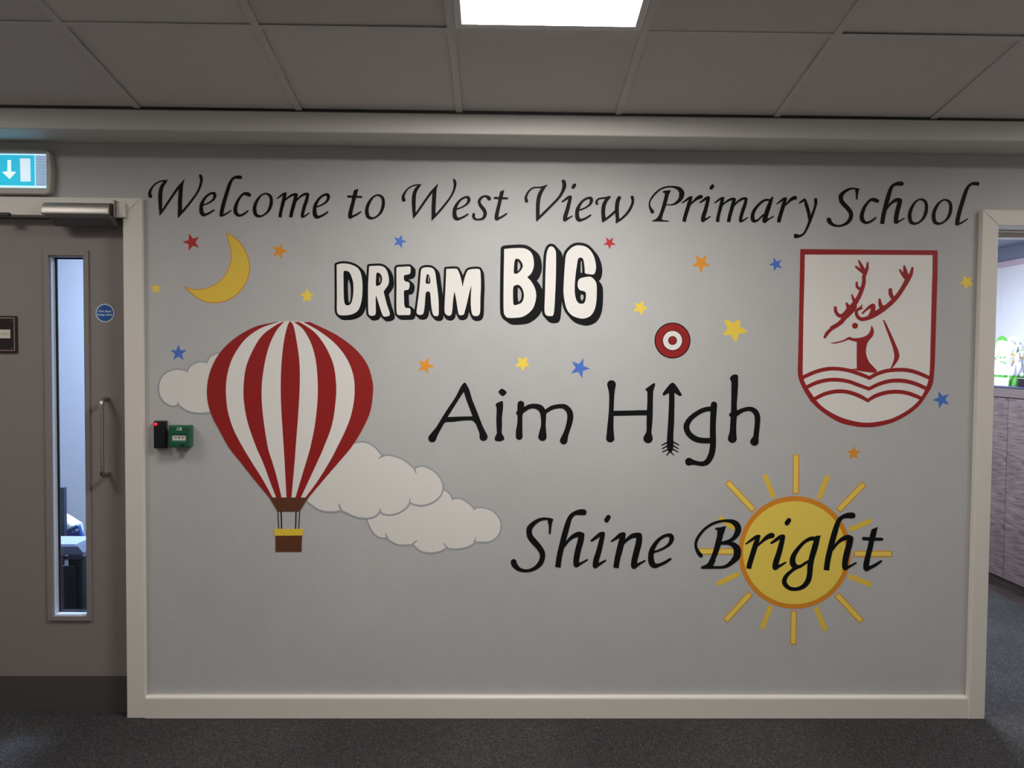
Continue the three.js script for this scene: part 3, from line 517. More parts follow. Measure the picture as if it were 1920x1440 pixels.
// ---------------------------------------------------------------- the mural: coats of paint on the wall
// clouds
{
  const big = '@ 560 810 4.8; c 250 300 380 190 500 105! 580 95 670 130 745 215! 830 218 930 250 1010 310 1045 350! 1060 325! 1120 315 1210 355 1275 430 1293 500 1270 570 1200 630 1110 655 1040 645 1000 625! 960 680 890 725 810 740 755 725 730 705! 690 750 620 770 520 760 440 725 385 700! 300 712 200 700 120 650 80 620! 150 480';
  const low = '@ 560 810 4.8; c 1300 520! 1350 555 1380 605! 1450 605 1520 640 1575 695! 1650 685 1740 715 1800 780 1815 850 1790 930 1720 980 1640 985 1590 980! 1540 1020 1450 1045 1370 1045 1330 1035! 1270 1070 1180 1082 1100 1065 1040 1015! 990 1010 900 1010 830 975 795 950! 720 940 660 880 620 790! 760 600 1200 450';
  const left = '@ 280 640 6.545; c 705 270! 760 190 850 150! 950 300 950 700 740 862! 620 875 480 850 390 790 352 750! 330 780 280 785 210 755 150 690 122 580 145 470 200 400 300 355 400 355 468 380! 510 310 600 262 690 262';
  const hooksBig = '@ 560 810 4.8; s 722 238 8 745 222 14 775 212 14; s 1045 335 14 1057 370 10; s 1000 600 8 1002 632 16; s 728 692 8 740 714 16; s 365 648 10 370 680 18 388 704 18';
  const hooksLow = '@ 560 810 4.8; s 780 912 8 790 940 16 802 958 16; s 1062 978 10 1020 1015 18; s 1303 1003 8 1335 1040 18; s 1593 952 8 1580 990 18; s 1372 612 6 1395 604 12; s 1568 704 6 1590 690 12';
  const hooksLeft = '@ 280 640 6.545; s 352 742 8 352 770 22; s 470 380 12 462 360 20; s 705 275 10 702 258 20';
  const cloud = (label, body, hooks, layer, width) => {
    const t = group('painted_cloud'); tag(t, label, 'mural cloud');
    const f = fieldOf(parse(body), 0.4, 6);
    mesh('white_body', paintGeometry(contour(f), layer), M.cloudWhite, t);
    const o = fieldOf(parse(body + ';' + hooks), 0.4, 6), inner = Float32Array.from(f.f), hk = fieldOf(parse(hooks), 0.4, 3);
    const g = { ...f, f: inner.map((d, n) => {                            // a grey band just outside the white body, plus the short inward hooks
      const x = f.x0 + (n % f.w) * f.cell, y = f.y0 + Math.floor(n / f.w) * f.cell, i = Math.round((x - hk.x0) / hk.cell), j = Math.round((y - hk.y0) / hk.cell), h = i >= 0 && j >= 0 && i < hk.w && j < hk.h ? hk.f[j * hk.w + i] : 9;
      return Math.min(Math.abs(d - width / 2) - width / 2, h);
    }) };
    mesh('grey_outline', paintGeometry(contour(g), layer + 0.5), M.cloudGrey, t);
  };
  cloud('small white painted cloud half hidden by the striped balloon below the blue star', left, hooksLeft, 1, 3.0);
  cloud('long white painted cloud with grey outline, lowest one under the larger cloud', low, hooksLow, 0, 3.2);
  cloud('largest white painted cloud touching the lower side of the striped balloon', big, hooksBig, 1, 3.2);
}
// hot-air balloon
{
  const t = group('painted_balloon'); tag(t, 'red and white striped hot-air balloon painted with brown basket', 'mural balloon');
  const L = '825 75! 600 120 430 200 280 310 160 450 80 620 48 800 60 960 110 1110 200 1280 290 1440 413 1594 560 1780 725 1978!', R = '1142 1978! 1300 1790 1469 1594 1600 1440 1720 1250 1810 1050 1840 850 1835 720 1780 540 1650 370 1450 220 1250 120 1160 80!', v = '@ 380 590 5.76; c ';
  paint('white_envelope', v + L + ' ' + R + ' 945 70', M.white, 3, t);
  paint('red_stripe', v + L + ' 758 1976! 650 1780 533 1594 440 1440 340 1250 275 1050 253 850 262 680 310 500 400 340 500 230 640 140 825 78!', M.red, 4, t);
  paint('red_stripe', v + '875 75! 780 120 640 230 540 390 470 570 443 780 450 960 490 1170 580 1430 653 1594 740 1830 797 1976! 854 1976! 800 1750 754 1594 705 1430 660 1150 638 900 645 700 680 480 730 310 800 170 880 78!', M.red, 4, t);
  paint('red_stripe', v + '940 75! 915 130 880 280 855 500 845 750 850 1000 875 1400 887 1594 907 1976! 960 1976! 994 1594 1008 1400 1035 1050 1050 750 1045 500 1015 280 985 130 955 75!', M.red, 4, t);
  paint('red_stripe', v + '985 78! 1080 150 1160 280 1215 450 1240 650 1243 900 1215 1180 1165 1430 1118 1594 1003 1976! 1061 1976! 1238 1594 1310 1430 1400 1180 1440 900 1440 720 1410 530 1330 350 1230 210 1130 130 1040 78!', M.red, 4, t);
  paint('red_stripe', v + '1085 80! 1250 170 1420 300 1550 460 1625 640 1643 820 1620 1020 1560 1210 1450 1440 1368 1594 1240 1800 1109 1976! ' + R, M.red, 4, t);
  paint('brown_skirt', '@ 420 800 6; p 512 795 950 795 855 950 605 950', M.brown, 5, t);
  for (const r of ['s 608 948 9 616 1148 9', 's 644 948 12 650 1148 12', 's 812 948 12 807 1148 12', 's 852 948 9 842 1148 9']) paint('rope', '@ 420 800 6;' + r, M.ink, 3, t, 0.25);
  paint('basket', '@ 420 800 6; p 580 1215 880 1215 873 1405 582 1405', M.brown, 4, t);
  paint('basket_rim', '@ 420 800 6; p 556 1146 904 1150 882 1223 570 1226', M.basketRim, 5, t);
}
// moon
{
  const t = group('painted_moon'); tag(t, 'yellow crescent moon with thin orange outline painted between small stars', 'mural moon');
  const f = fieldOf(parse('@ 270 420 5.818; c 886 92! 1000 150 1090 260 1148 400 1155 520 1105 660 1005 780 865 850 720 862 600 822 500 745 434 678! 560 712 700 692 820 622 900 522 945 400 942 280 915 170'), 0.4, 2);
  mesh('orange_edge', paintGeometry(contour(f), 0), M.orange, t);
  mesh('yellow_body', paintGeometry(contour(f, -1.5), 1), M.yellow, t);
}
// archery target
{
  const t = group('painted_target'); tag(t, 'round red and white bullseye target with black rings painted above the arrow', 'mural target');
  const c = [1140 + 829 / 6.857, 560 + 538 / 6.857];
  [[33.7, 'black_ring', M.ink], [31.8, 'red_ring', M.red], [19.2, 'black_ring', M.ink], [17.9, 'white_ring', M.white], [8.2, 'black_ring', M.ink], [6.9, 'red_centre', M.red]].forEach(([r, n, m], i) => paint(n, `s ${c[0]} ${c[1]} ${2 * r} ${c[0] + 0.01} ${c[1]} ${2 * r}`, m, i, t));
}
// sun
{
  const t = group('painted_sun'); tag(t, 'large yellow painted sun with orange rim and straight rays behind black lettering', 'mural sun');
  const V = '@ 1290 840 3.79;', S = 3.79;
  paint('orange_rim', V + 's 758 742 800 758.1 742 800', M.orange, 0, t);
  paint('yellow_disc', V + 's 757 744 732 757.1 744 732', M.sunYellow, 1, t);
  const ray = (x1, y1, x2, y2, w) => { const L = Math.hypot(x2 - x1, y2 - y1), nx = -(y2 - y1) / L * w / 2, ny = (x2 - x1) / L * w / 2; return `p ${x1 + nx} ${y1 + ny} ${x2 + nx} ${y2 + ny} ${x2 - nx} ${y2 - ny} ${x1 - nx} ${y1 - ny}`; };
  for (const [a, b, c, d] of [[768, 45, 765, 326], [1252, 253, 1067, 444], [1180, 752, 1449, 752], [1055, 1040, 1234, 1232], [751, 1158, 748, 1397], [445, 1033, 264, 1228], [72, 735, 352, 735], [279, 241, 468, 444]]) {
    const L = Math.hypot(c - a, d - b), ux = (c - a) / L, uy = (d - b) / L, e = 6, q = mesh('ray', paintGeometry(shapeLoops(V + ray(a, b, c, d, 44)), 0), M.orange, t);
    mesh('yellow_stroke', paintGeometry(shapeLoops(V + ray(a + ux * e, b + uy * e, c - ux * e, d - uy * e, 32)), 1), M.sunYellow, q);
  }
  for (const [a, b, c, d] of [[994, 195, 930, 360], [546, 190, 608, 354], [1145, 582, 1304, 515], [1143, 910, 1304, 973], [908, 1132, 978, 1298], [588, 1122, 526, 1285], [362, 893, 205, 968], [222, 496, 330, 573]]) paint('short_ray', V + ray(a, b, c, d, 36), M.yellow, 0, t);
}
// stars
{
  const star = (x, y, r, deg, k = 0.4) => 'p ' + Array.from({ length: 10 }, (_, i) => { const a = (deg + i * 36) * Math.PI / 180, q = i % 2 ? r * k : r; return (x + q * Math.cos(a)).toFixed(2) + ' ' + (y + q * Math.sin(a)).toFixed(2); }).join(' ');
  const rough = (x, y, r, deg) => `s ${x} ${y} ${r * 1.05} ${x + 0.01} ${y} ${r * 1.05};` + Array.from({ length: 5 }, (_, i) => { const a = (deg + i * 72) * Math.PI / 180, q = r * (0.9 + 0.22 * rnd()); return `s ${x} ${y} ${r * 0.85} ${x + q * 0.6 * Math.cos(a)} ${y + q * 0.6 * Math.sin(a)} ${r * 0.5} ${x + q * Math.cos(a)} ${y + q * Math.sin(a)} ${r * 0.12}`; }).join(';');
  for (const [x, y, r, deg, m, label, k] of [
    [359.4, 454, 17.3, 181, M.starRed, 'small dark red star painted beside the crescent moon'],
    [1142.9, 455.2, 12.6, 90, M.starRed, 'small red star painted at the top corner of the bubble lettering'],
    [523.9, 470.8, 16.6, 0, M.starOrange, 'orange star painted between the crescent moon and the bubble lettering'],
    [1314.4, 493, 19.2, 90, M.starOrange, 'large orange star painted in the gap before the school crest'],
    [797.8, 685.8, 17.2, 2, M.starOrange, 'orange star painted above the first tall letter, near the balloon'],
    [1600.8, 849.5, 14.5, -90, M.starOrange, 'orange star painted between the school crest and the sun'],
    [749.4, 452.7, 13.8, 0, M.blue, 'small blue star painted above the bubble lettering under the welcome line'],
    [334.7, 661.8, 16.4, -90, M.blue, 'blue star painted above the small cloud beside the balloon'],
    [1455, 495.6, 13.8, 178, M.blue, 'small blue star painted near the upper corner of the school crest'],
    [1087, 690, 19.6, 4, M.blue, 'largest blue star, painted in the middle of the wall'],
    [1765.3, 749.4, 17.5, 178, M.blue, 'blue star painted beside the rounded base of the school crest'],
  ]) tag(paint('painted_star', star(x, y, r, deg), m, 0, null, 0.3), label, 'mural star', 'small stars scattered over the mural');
  for (const [x, y, r, deg, label] of [
    [292.3, 541.2, 9.4, 60, 'tiny blurred yellow star painted beside the white door frame with the exit sign'],
    [576, 555, 12, -90, 'small yellow star painted between the moon and the balloon top'],
    [1200.6, 576.7, 12.6, -66, 'small yellow star painted just above the red bullseye target'],
    [1376.5, 617.6, 22, -62, 'large brushy yellow star painted beside the red bullseye target'],
    [980.3, 681.7, 13.2, 90, 'small yellow star painted next to the largest blue star'],
    [1812.5, 529, 12.6, -45, 'tiny yellow star painted between the school crest and the open doorway'],
  ]) tag(paint('painted_star', rough(x, y, r, deg), M.paleYellow, 0, null, 0.3), label, 'mural star', 'small stars scattered over the mural');
}
// school crest
{
  const t = group('painted_crest'); tag(t, 'red and white school shield with a stag head above three wavy lines', 'crest');
  const v = '@ 1490 460 6.857;', w = '@ 1490 600 6.857;', a = '@ 1540 480 10.667;', n = '@ 1530 580 10.667;';
  const outer = '72 48! 1838 65! 1835 400 1825 700 1808 1300 1795 1600 1770 1790 1700 1920 1600 2060 1450 2180 1250 2280 1050 2330 930 2338 800 2330 600 2285 440 2200 280 2080 170 1950 90 1810 42 1660 45 1400 55 900 65 400';
  const inner = '130 118! 1772 125! 1770 360 1762 600 1745 1300 1737 1600 1718 1740 1660 1890 1590 2000 1450 2120 1250 2225 1050 2270 930 2280 800 2268 620 2220 470 2150 330 2050 225 1920 150 1800 105 1670 105 1400 112 900 125 400';
  paint('white_field', v + 'c ' + inner.replace('130 118', '120 108').replace('1772 125', '1782 115'), M.white, 0, t);
  paint('red_border', v + 'c ' + outer + '; - c ' + inner, M.crestRed, 1, t);
  paint('wavy_line', w + 's 75 752 48 250 672 48 400 632 50 540 626 48 700 650 48 850 700 48 965 745 44; s 955 747 44 1060 692 48 1200 650 48 1400 640 50 1560 672 48 1745 750 48', M.crestRed, 1.4, t);
  paint('wavy_line', w + 's 130 875 48 280 805 48 420 772 48 550 768 48 700 792 48 830 840 48 957 886 44; s 952 886 44 1080 825 48 1220 785 50 1380 780 52 1540 815 50 1700 885 48', M.crestRed, 1.4, t);
  paint('wavy_line', w + 's 222 1034 48 360 960 48 480 925 50 600 916 50 720 935 50 840 980 50 942 1037 40; s 937 1037 40 1040 975 50 1180 932 50 1330 922 50 1470 945 50 1630 1008 48', M.crestRed, 1.4, t);
  paint('rear_antler', a + 's 925 140 40 915 240 62 880 330 78 850 420 76 850 520 76 820 640 80 770 770 82 700 900 92 620 1010 115 540 1110 135 480 1200 105 420 1290 90 330 1360 66 200 1430 58; s 748 95 32 790 180 62 850 300 72; s 690 215 42 760 270 58 850 330 80; s 705 530 40 712 610 56 770 660 62 820 660 62; s 612 775 30 635 850 52 680 930 85; s 505 950 44 540 1020 80 600 1080 110; s 278 1035 62 290 1120 66 350 1190 72 430 1190 85 500 1130 95; c 470 1130! 500 1050 600 1000 690 1000! 660 1110! 500 1260 410 1240!; s 688 1005 50 640 1060 90;' + n + 's 510 250 88 430 320 66 300 400 64 220 480 70 175 556 54', M.crestRed, 1.4, t, 0.3);
  paint('front_antler', a + 's 1820 240 46 1790 360 74 1720 480 98 1640 620 88 1550 760 88 1440 890 92 1320 1000 92 1190 1090 105 1060 1170 110 930 1240 82 810 1265 76 730 1220 72 697 1140 64 715 1080 58 780 1030 40 808 982 26; s 1657 205 40 1675 300 80 1700 400 95; s 1568 280 38 1620 360 62 1690 440 80; s 1380 678 74 1385 760 82 1430 840 74 1490 845 66; s 1165 870 46 1175 960 72 1210 1050 95; c 1160 1060! 1215 975! 1270 990 1340 960 1400 880! 1450 930! 1250 1120!; s 820 1145 34 900 1070 46 980 1012 70 1036 995 84 1030 1080 92 1000 1170 95 950 1215 60; s 720 1075 56 780 1055 40 822 1045 24', M.crestRed, 1.4, t, 0.3);
  paint('eye', n + 's 778 328 118 779 329 118', M.crestRed, 1.4, t, 0.3);
  paint('neck', n + 'c 275 672! 400 653 530 618 660 550! 690 552 740 575 850 572 960 545 1040 495 1085 420 1105 320! 1140 370 1155 450 1130 540 1060 620 1015 710 997 850 1015 950 1060 1050 1140 1140 1225 1230! 1175 1270! 880 1236! 690 1195! 815 1184! 812 900 815 650! 740 635 650 606! 520 652 380 684', M.crestRed, 1.6, t, 0.3);
  paint('back_line', n + 's 1353 225 28 1400 330 46 1480 520 62 1560 720 78 1608 870 96 1612 960 96 1568 1070 62 1505 1172 26', M.crestRed, 1.4, t, 0.3);
}
// lettering
const GLYPH = {
  W: '@ 275 325 16; s 110 690 112 92 600 88 120 515 74 180 410 52 270 320 46 400 255 44 500 235 44 625 218 24; s 580 258 62 500 340 96 440 460 112 412 620 120 408 800 118 415 1000 100 420 1130 90; p 362 1000 390 1268 402 1262 490 1110 462 1050; s 405 1235 30 500 1090 62 700 790 66 920 475 72 1050 320 62 1132 200 18; s 1112 230 34 1062 340 74 1026 480 116 1012 700 122 1000 900 122 1000 1110 112; p 938 1050 937 1335 950 1332 1075 1190 1058 1050; s 962 1300 26 1080 1150 62 1300 885 64 1490 630 60 1590 440 64 1640 260 78 1638 150 84 1612 82 76',
  e: '@ 370 325 16; s 180 950 44 300 905 46 400 850 52 490 770 68 527 670 92 505 600 88 440 592 66 362 620 64 270 690 68 190 800 84 132 930 104 117 1060 112 135 1180 122 190 1240 104 280 1225 66 380 1180 62 500 1100 50',
  l: '@ 370 325 16; s 1275 128 106 1180 120 94 1100 140 76 1020 215 78 960 340 96 900 530 106 830 760 108 770 980 110 735 1150 112 725 1235 104; s 720 1250 90 800 1240 54 900 1180 48 1010 1105 28',
  c: '@ 370 325 16; s 1558 650 110 1480 618 106 1400 618 76 1320 680 66 1240 790 78 1180 920 96 1145 1060 110 1160 1180 116 1240 1260 82 1340 1250 66 1430 1200 60 1522 1125 44',
  o: '@ 465 340 16; s 500 366 48 600 385 68 680 460 86 700 600 96 680 740 96 620 880 80 530 980 60 420 1045 56 330 1055 78 240 1010 102 203 900 112 203 780 106 235 660 96 310 520 76 400 420 56 500 366 48',
  m: '@ 465 340 16; s 884 510 38 960 455 48 1060 385 62 1138 358 56; b 1130 362 62 1095 480 104 1060 620 106 1020 780 98 985 920 96 965 1075 96; s 1110 570 40 1230 470 58 1340 408 72 1440 392 78 1460 420 84; b 1452 402 92 1415 560 112 1370 720 112 1320 900 106 1285 1075 102; s 1450 590 40 1560 470 58 1680 395 72 1780 377 72 1800 400 82; s 1800 392 82 1762 560 98 1700 740 102 1655 900 98 1632 1020 92 1640 1055 76; s 1640 1060 62 1720 1030 50 1800 970 40 1848 942 26',
  t: '@ 570 335 16; p 1500 348 1635 298 1580 540 1450 540; s 1515 520 116 1470 720 112 1420 900 116 1386 1060 124 1382 1130 118; s 1328 533 68 1520 542 64 1728 546 58; s 1390 1145 104 1470 1120 70 1580 1070 62 1708 992 46',
  s: '@ 870 335 16; s 757 592 122 720 555 102 650 520 62 560 540 62 490 600 78 455 690 86 490 790 102 560 880 108 620 970 108 635 1060 108 600 1160 92 530 1210 70 430 1225 56 340 1212 68 286 1150 90 290 1070 90',
  V: '@ 975 330 16; s 203 755 102 183 660 80 215 550 66 290 440 56 400 360 50 520 345 46 650 340 52 800 288 44; s 745 330 60 660 430 102 595 560 118 555 720 118 540 900 114 538 1080 112 538 1190 104; p 482 1050 488 1365 510 1362 645 1225 590 1170 590 1050; s 512 1340 32 620 1212 70 820 1010 74 1000 830 72 1180 630 76 1280 460 92 1325 320 118 1325 220 116 1302 162 110',
  i: '@ 975 330 16; s 1595 350 104 1636 290 98; s 1262 780 44 1350 720 66 1450 650 82 1520 628 68; s 1515 642 88 1480 780 108 1430 980 116 1365 1180 126 1345 1290 122; s 1345 1305 112 1440 1268 60 1568 1196 34',
  w: '@ 1080 340 16; s 625 680 80 613 620 70 660 550 56 740 520 52 860 510 56 960 490 62 1020 475 58; s 1000 500 62 900 590 98 840 720 118 815 880 122 820 1040 116 822 1110 104; p 757 1000 780 1238 800 1235 930 1150 890 1100 880 1000; s 806 1212 32 900 1140 62 1040 1030 66 1190 895 72; s 1300 505 112 1255 600 122 1230 760 122 1230 900 116 1240 1050 112 1250 1130 104; p 1190 1000 1195 1268 1215 1265 1340 1180 1305 1130 1290 1000; s 1220 1240 32 1340 1150 62 1480 1030 68 1600 880 76 1690 700 78 1710 590 82 1692 488 98',
  P: '@ 1205 340 16; s 295 915 112 245 830 82 208 720 52 220 610 46 290 480 54 400 350 56 540 240 52 700 182 50 860 167 52 1000 192 82 1100 240 122 1165 330 152 1165 430 152 1130 530 122 1060 610 92 960 680 62 840 710 36 690 706 30; p 585 325 640 290 830 270 834 310 800 370 775 440 665 440 665 362 612 346; s 722 420 116 690 560 116 640 740 112 590 900 104 545 1020 112 520 1100 124; c 470 1040! 440 1090 370 1150 290 1172! 285 1205! 780 1212! 786 1182! 660 1170 585 1145 590 1060!',
  r: '@ 1205 340 16; s 1178 655 30 1280 580 56 1400 500 76 1465 482 62; b 1455 490 72 1400 640 112 1350 800 116 1300 960 112 1255 1120 112 1240 1210 104; s 1440 690 40 1540 590 62 1620 520 92 1690 480 112 1742 468 118',
  a: '@ 1390 360 12.8; s 660 195 50 560 197 52 460 258 56 370 350 62 300 450 78 263 560 86 265 650 98 300 698 82 380 682 46 450 620 40 520 550 42; s 735 142 48 700 220 78 650 360 102 600 500 106 560 640 112 550 692 108; s 555 702 90 640 658 46 766 590 28',
  y: '@ 1390 360 12.8; s 1275 265 36 1360 215 52 1440 182 62; s 1450 192 62 1480 290 96 1530 410 96 1560 520 96 1580 640 84; s 1770 192 96 1775 260 86 1750 360 72 1690 500 72 1620 640 84 1560 760 76 1490 890 62 1400 1000 56 1290 1050 60 1210 1052 92 1155 1050 108',
  S: '@ 950 940 10.2857; p 800 325 905 345 880 400 865 470 850 622 812 628 810 470 790 400; s 828 616 36 835 500 46; s 850 345 40 740 337 48 640 355 62 530 420 82 450 510 106 435 590 108 460 690 112 540 790 116 620 880 112 680 980 108 690 1080 102 650 1190 96 560 1280 76 440 1332 56 330 1335 58 230 1300 78 160 1230 106 138 1170 112',
  h: '@ 950 940 10.2857; s 1482 210 114 1400 210 104 1310 232 76 1240 290 82 1200 370 92 1160 500 106 1110 680 110 1060 880 106; b 1060 880 106 1020 1060 106 992 1262 104; s 1105 870 46 1200 740 56 1300 662 82 1390 632 100 1440 655 120; s 1445 650 112 1420 780 116 1380 920 114 1350 1070 112 1340 1170 108 1345 1212 104; s 1352 1218 86 1430 1188 46 1550 1120 32',
  n: '@ 1090 960 10.105; s 570 545 30 650 490 52 740 430 82 800 412 62; b 795 420 92 760 560 116 720 720 116 680 880 106 655 1046 102; s 790 595 38 880 500 62 980 440 86 1080 432 102; s 1095 440 112 1090 560 116 1050 720 116 1010 880 114 995 980 112 995 1012 106; s 1000 1020 92 1080 980 50 1200 912 30',
  B: '@ 1290 960 12; s 290 975 90 230 900 86 185 800 66 178 700 62 210 600 62 280 490 60 390 370 56 540 270 58 700 215 56 850 197 62 980 212 92 1080 270 132 1125 370 136 1100 480 126 1030 580 92 920 650 72 750 700 62; s 750 705 60 900 700 72 1010 730 112 1090 810 152 1108 900 166 1090 1000 152 1010 1100 112 900 1190 82 780 1235 62 560 1240 56; p 608 380 625 350 720 345 855 312 800 490 655 490 660 400 615 396; s 732 450 140 712 560 130 670 740 130 620 900 120 570 1020 112 540 1100 112; c 490 1060! 430 1160 302 1222! 290 1268! 580 1272! 566 1205 625 1080!',
  g: '@ 1420 950 9; p 1010 500 1070 480 1045 560 940 575; s 1000 540 66 900 540 66 800 590 56 710 680 62 630 790 78 595 880 92 600 970 102 650 1015 82 720 1010 50 800 960 46 890 905 42; s 1010 530 88 970 680 100 920 850 96 890 1000 96 880 1140 92 850 1260 92 770 1355 76 660 1395 62 550 1385 66 470 1320 78 455 1250 78 490 1170 66 560 1100 56 640 1040 60 720 1008 46',
};
const cut = {};
function glyph(ch) {
  if (!cut[ch]) {
    const loops = shapeLoops(GLYPH[ch], 0.3), b = [1e9, 1e9, -1e9, -1e9];
    for (const l of loops) for (const [x, y] of l) { b[0] = Math.min(b[0], x); b[1] = Math.min(b[1], y); b[2] = Math.max(b[2], x); b[3] = Math.max(b[3], y); }
    cut[ch] = { loops, b };
  }
  return cut[ch];
}
function writing(label, rows, layer) {
  const t = group('painted_lettering'); tag(t, label, 'lettering');
  for (const [ch, x0, y0, x1, y1] of rows) {
    const { loops, b } = glyph(ch), map = ([x, y]) => [x0 + (x - b[0]) / (b[2] - b[0]) * (x1 - x0), y0 + (y - b[1]) / (b[3] - b[1]) * (y1 - y0)];
    mesh('letter', paintGeometry(loops.map((l) => l.map(map)), layer), M.ink, t);
  }
}
writing('long line of black calligraphic welcome lettering along the top of the mural', [
  ['W', 278, 327, 380.3, 408.6], ['e', 373.8, 359.7, 405.9, 405.9], ['l', 411.9, 329, 454.1, 406.6], ['c', 437.8, 360, 470.9, 406.6], ['o', 474, 361.6, 511.9, 407.8], ['m', 519, 360.6, 581.2, 408.7], ['e', 586.2, 362.2, 619, 410.3],
  ['t', 651, 353.7, 679.7, 410.3], ['o', 684.4, 364.2, 721.9, 411.7],
  ['W', 753.1, 335.4, 856, 414.2], ['e', 848.3, 367.3, 882.3, 413.7], ['s', 885, 365.9, 920.9, 413.4], ['t', 925.6, 356, 952.8, 414],
  ['V', 983.4, 336.6, 1061.9, 415.3], ['i', 1052.5, 344, 1080.3, 415.6], ['e', 1078.1, 368.7, 1112, 415.9], ['w', 1116, 366.9, 1189, 419],
  ['P', 1216, 348.4, 1283.1, 415.6], ['r', 1277.8, 365.3, 1317.8, 416], ['i', 1311.2, 345.6, 1339, 416.6], ['m', 1338.7, 369, 1402.8, 417.2], ['a', 1407, 369, 1451.3, 418.2], ['r', 1455.2, 367.2, 1494.3, 417.4], ['y', 1488, 371.3, 1532.2, 446.7],
  ['S', 1549.7, 351.9, 1611.6, 425.6], ['c', 1611.6, 371, 1648, 420.3], ['h', 1650, 340.3, 1696.2, 420.3], ['o', 1701.9, 372, 1740, 421.9], ['o', 1746.7, 373, 1785.6, 422], ['l', 1790.8, 341, 1836.2, 423],
], 2);
writing('black calligraphic lettering painted across and beside the yellow sun', [
  ['S', 957.6, 970, 1038, 1072.7], ['h', 1040.9, 954.6, 1102.4, 1064], ['i', 1107.3, 965, 1144.9, 1065.4], ['n', 1145, 997.6, 1210.2, 1066.4], ['e', 1214.9, 999.6, 1263.7, 1064.9],
  ['B', 1301.7, 973.3, 1389.6, 1066.2], ['r', 1397.1, 998.9, 1452.2, 1066.7], ['i', 1443.9, 971, 1483.3, 1068.9], ['g', 1465.9, 1003.3, 1538.9, 1107.8], ['h', 1544, 960.7, 1606.3, 1069.6], ['t', 1616, 987.9, 1655.9, 1071],
], 3);
{
  const t = group('painted_lettering'); tag(t, 'black knob-ended lettering with an arrow for one letter under the bullseye target', 'lettering');
  const A = '@ 790 700 10.2857;', B = '@ 920 710 10.283;', C = '@ 1120 700 8;', D = '@ 1260 690 7.5789;';
  for (const s of [
    A + 's 833 205 50 800 290 100 690 480 78 560 680 86 440 870 88 330 1060 98 245 1190 132 212 1250 156; s 835 205 52 872 330 112 930 520 108 1000 700 112 1070 880 112 1135 1040 108 1190 1170 128 1200 1222 158; s 470 890 92 620 885 96 800 870 78 980 865 76; p 440 960 400 900 520 880 520 935 470 940; p 950 840 1050 880 1040 960 1010 925 960 903',
    B + 'c 100 490! 120 468 215 428! 238 440! 240 560 218 760 220 900 212 1020 218 1060! 262 1140 250 1180 200 1202 140 1205 90 1190 80 1140 120 1050! 108 800 116 580 100 520; c 222 190! 265 215 308 262 275 310 232 338! 185 305 150 255 185 208',
    B + 's 582 492 132 575 600 122 565 720 98 562 860 100 550 1010 126 550 1112 132; s 540 660 98 560 660 98; s 610 620 92 740 540 86 860 530 96 960 570 122 1010 660 116 1018 800 96 1015 900 92 1005 1030 132 998 1118 162; s 1050 640 72 1180 560 80 1320 530 80 1430 542 98 1510 620 112 1535 720 118 1520 840 112 1480 980 102 1440 1090 112 1408 1192 146',
    C + 's 212 168 132 215 260 92 215 350 76 210 500 72 205 650 80 195 800 92 193 940 114 193 970 126; s 215 600 76 450 595 74 640 590 76 780 590 76; c 715 240! 840 150 866 168 835 280 832 330! 752 330! 745 272; s 793 300 86 790 450 84 785 600 90 780 750 86 772 880 78 760 975 142',
    C + 'c 1120 142 1165 162 1262 310 1250 335 1215 330 1155 290! 1155 340! 1075 340! 1075 290! 1000 330 978 310 1000 270 1080 170; s 1115 310 82 1115 450 82 1110 600 86 1105 750 90 1095 900 92 1092 1000 96 1092 1100 96 1092 1155 64; s 1060 1030 22 965 1075 16; s 1060 1082 22 972 1128 14; s 1065 1135 20 978 1178 14; s 1080 1180 20 1040 1225 16; s 1128 1022 22 1222 1075 14; s 1128 1078 20 1215 1128 14; s 1125 1132 20 1210 1178 14; s 1098 1180 20 1145 1222 14',
    D + 's 580 575 66 460 592 66 360 640 66 260 720 72 205 820 82 230 920 82 320 1000 82 430 1030 78 570 1030 76; s 595 522 92 588 640 88 580 800 82 580 960 86 580 1100 84 560 1220 86 510 1320 80 440 1360 66 350 1350 60 280 1335 78 242 1330 112',
    D + 'c 820 150! 850 105 910 90 940 112! 935 220! 850 230! 842 200; s 892 200 92 890 260 94 885 400 86 880 520 78 880 640 86 870 780 86 865 900 92 856 1000 126; s 842 665 64 862 665 64; s 900 655 76 1000 600 60 1100 580 60 1170 610 76 1210 680 80 1212 780 76 1200 900 76 1190 980 78 1170 1045 118',
  ]) paint('letter', s, M.ink, 2, t, 0.3);
}
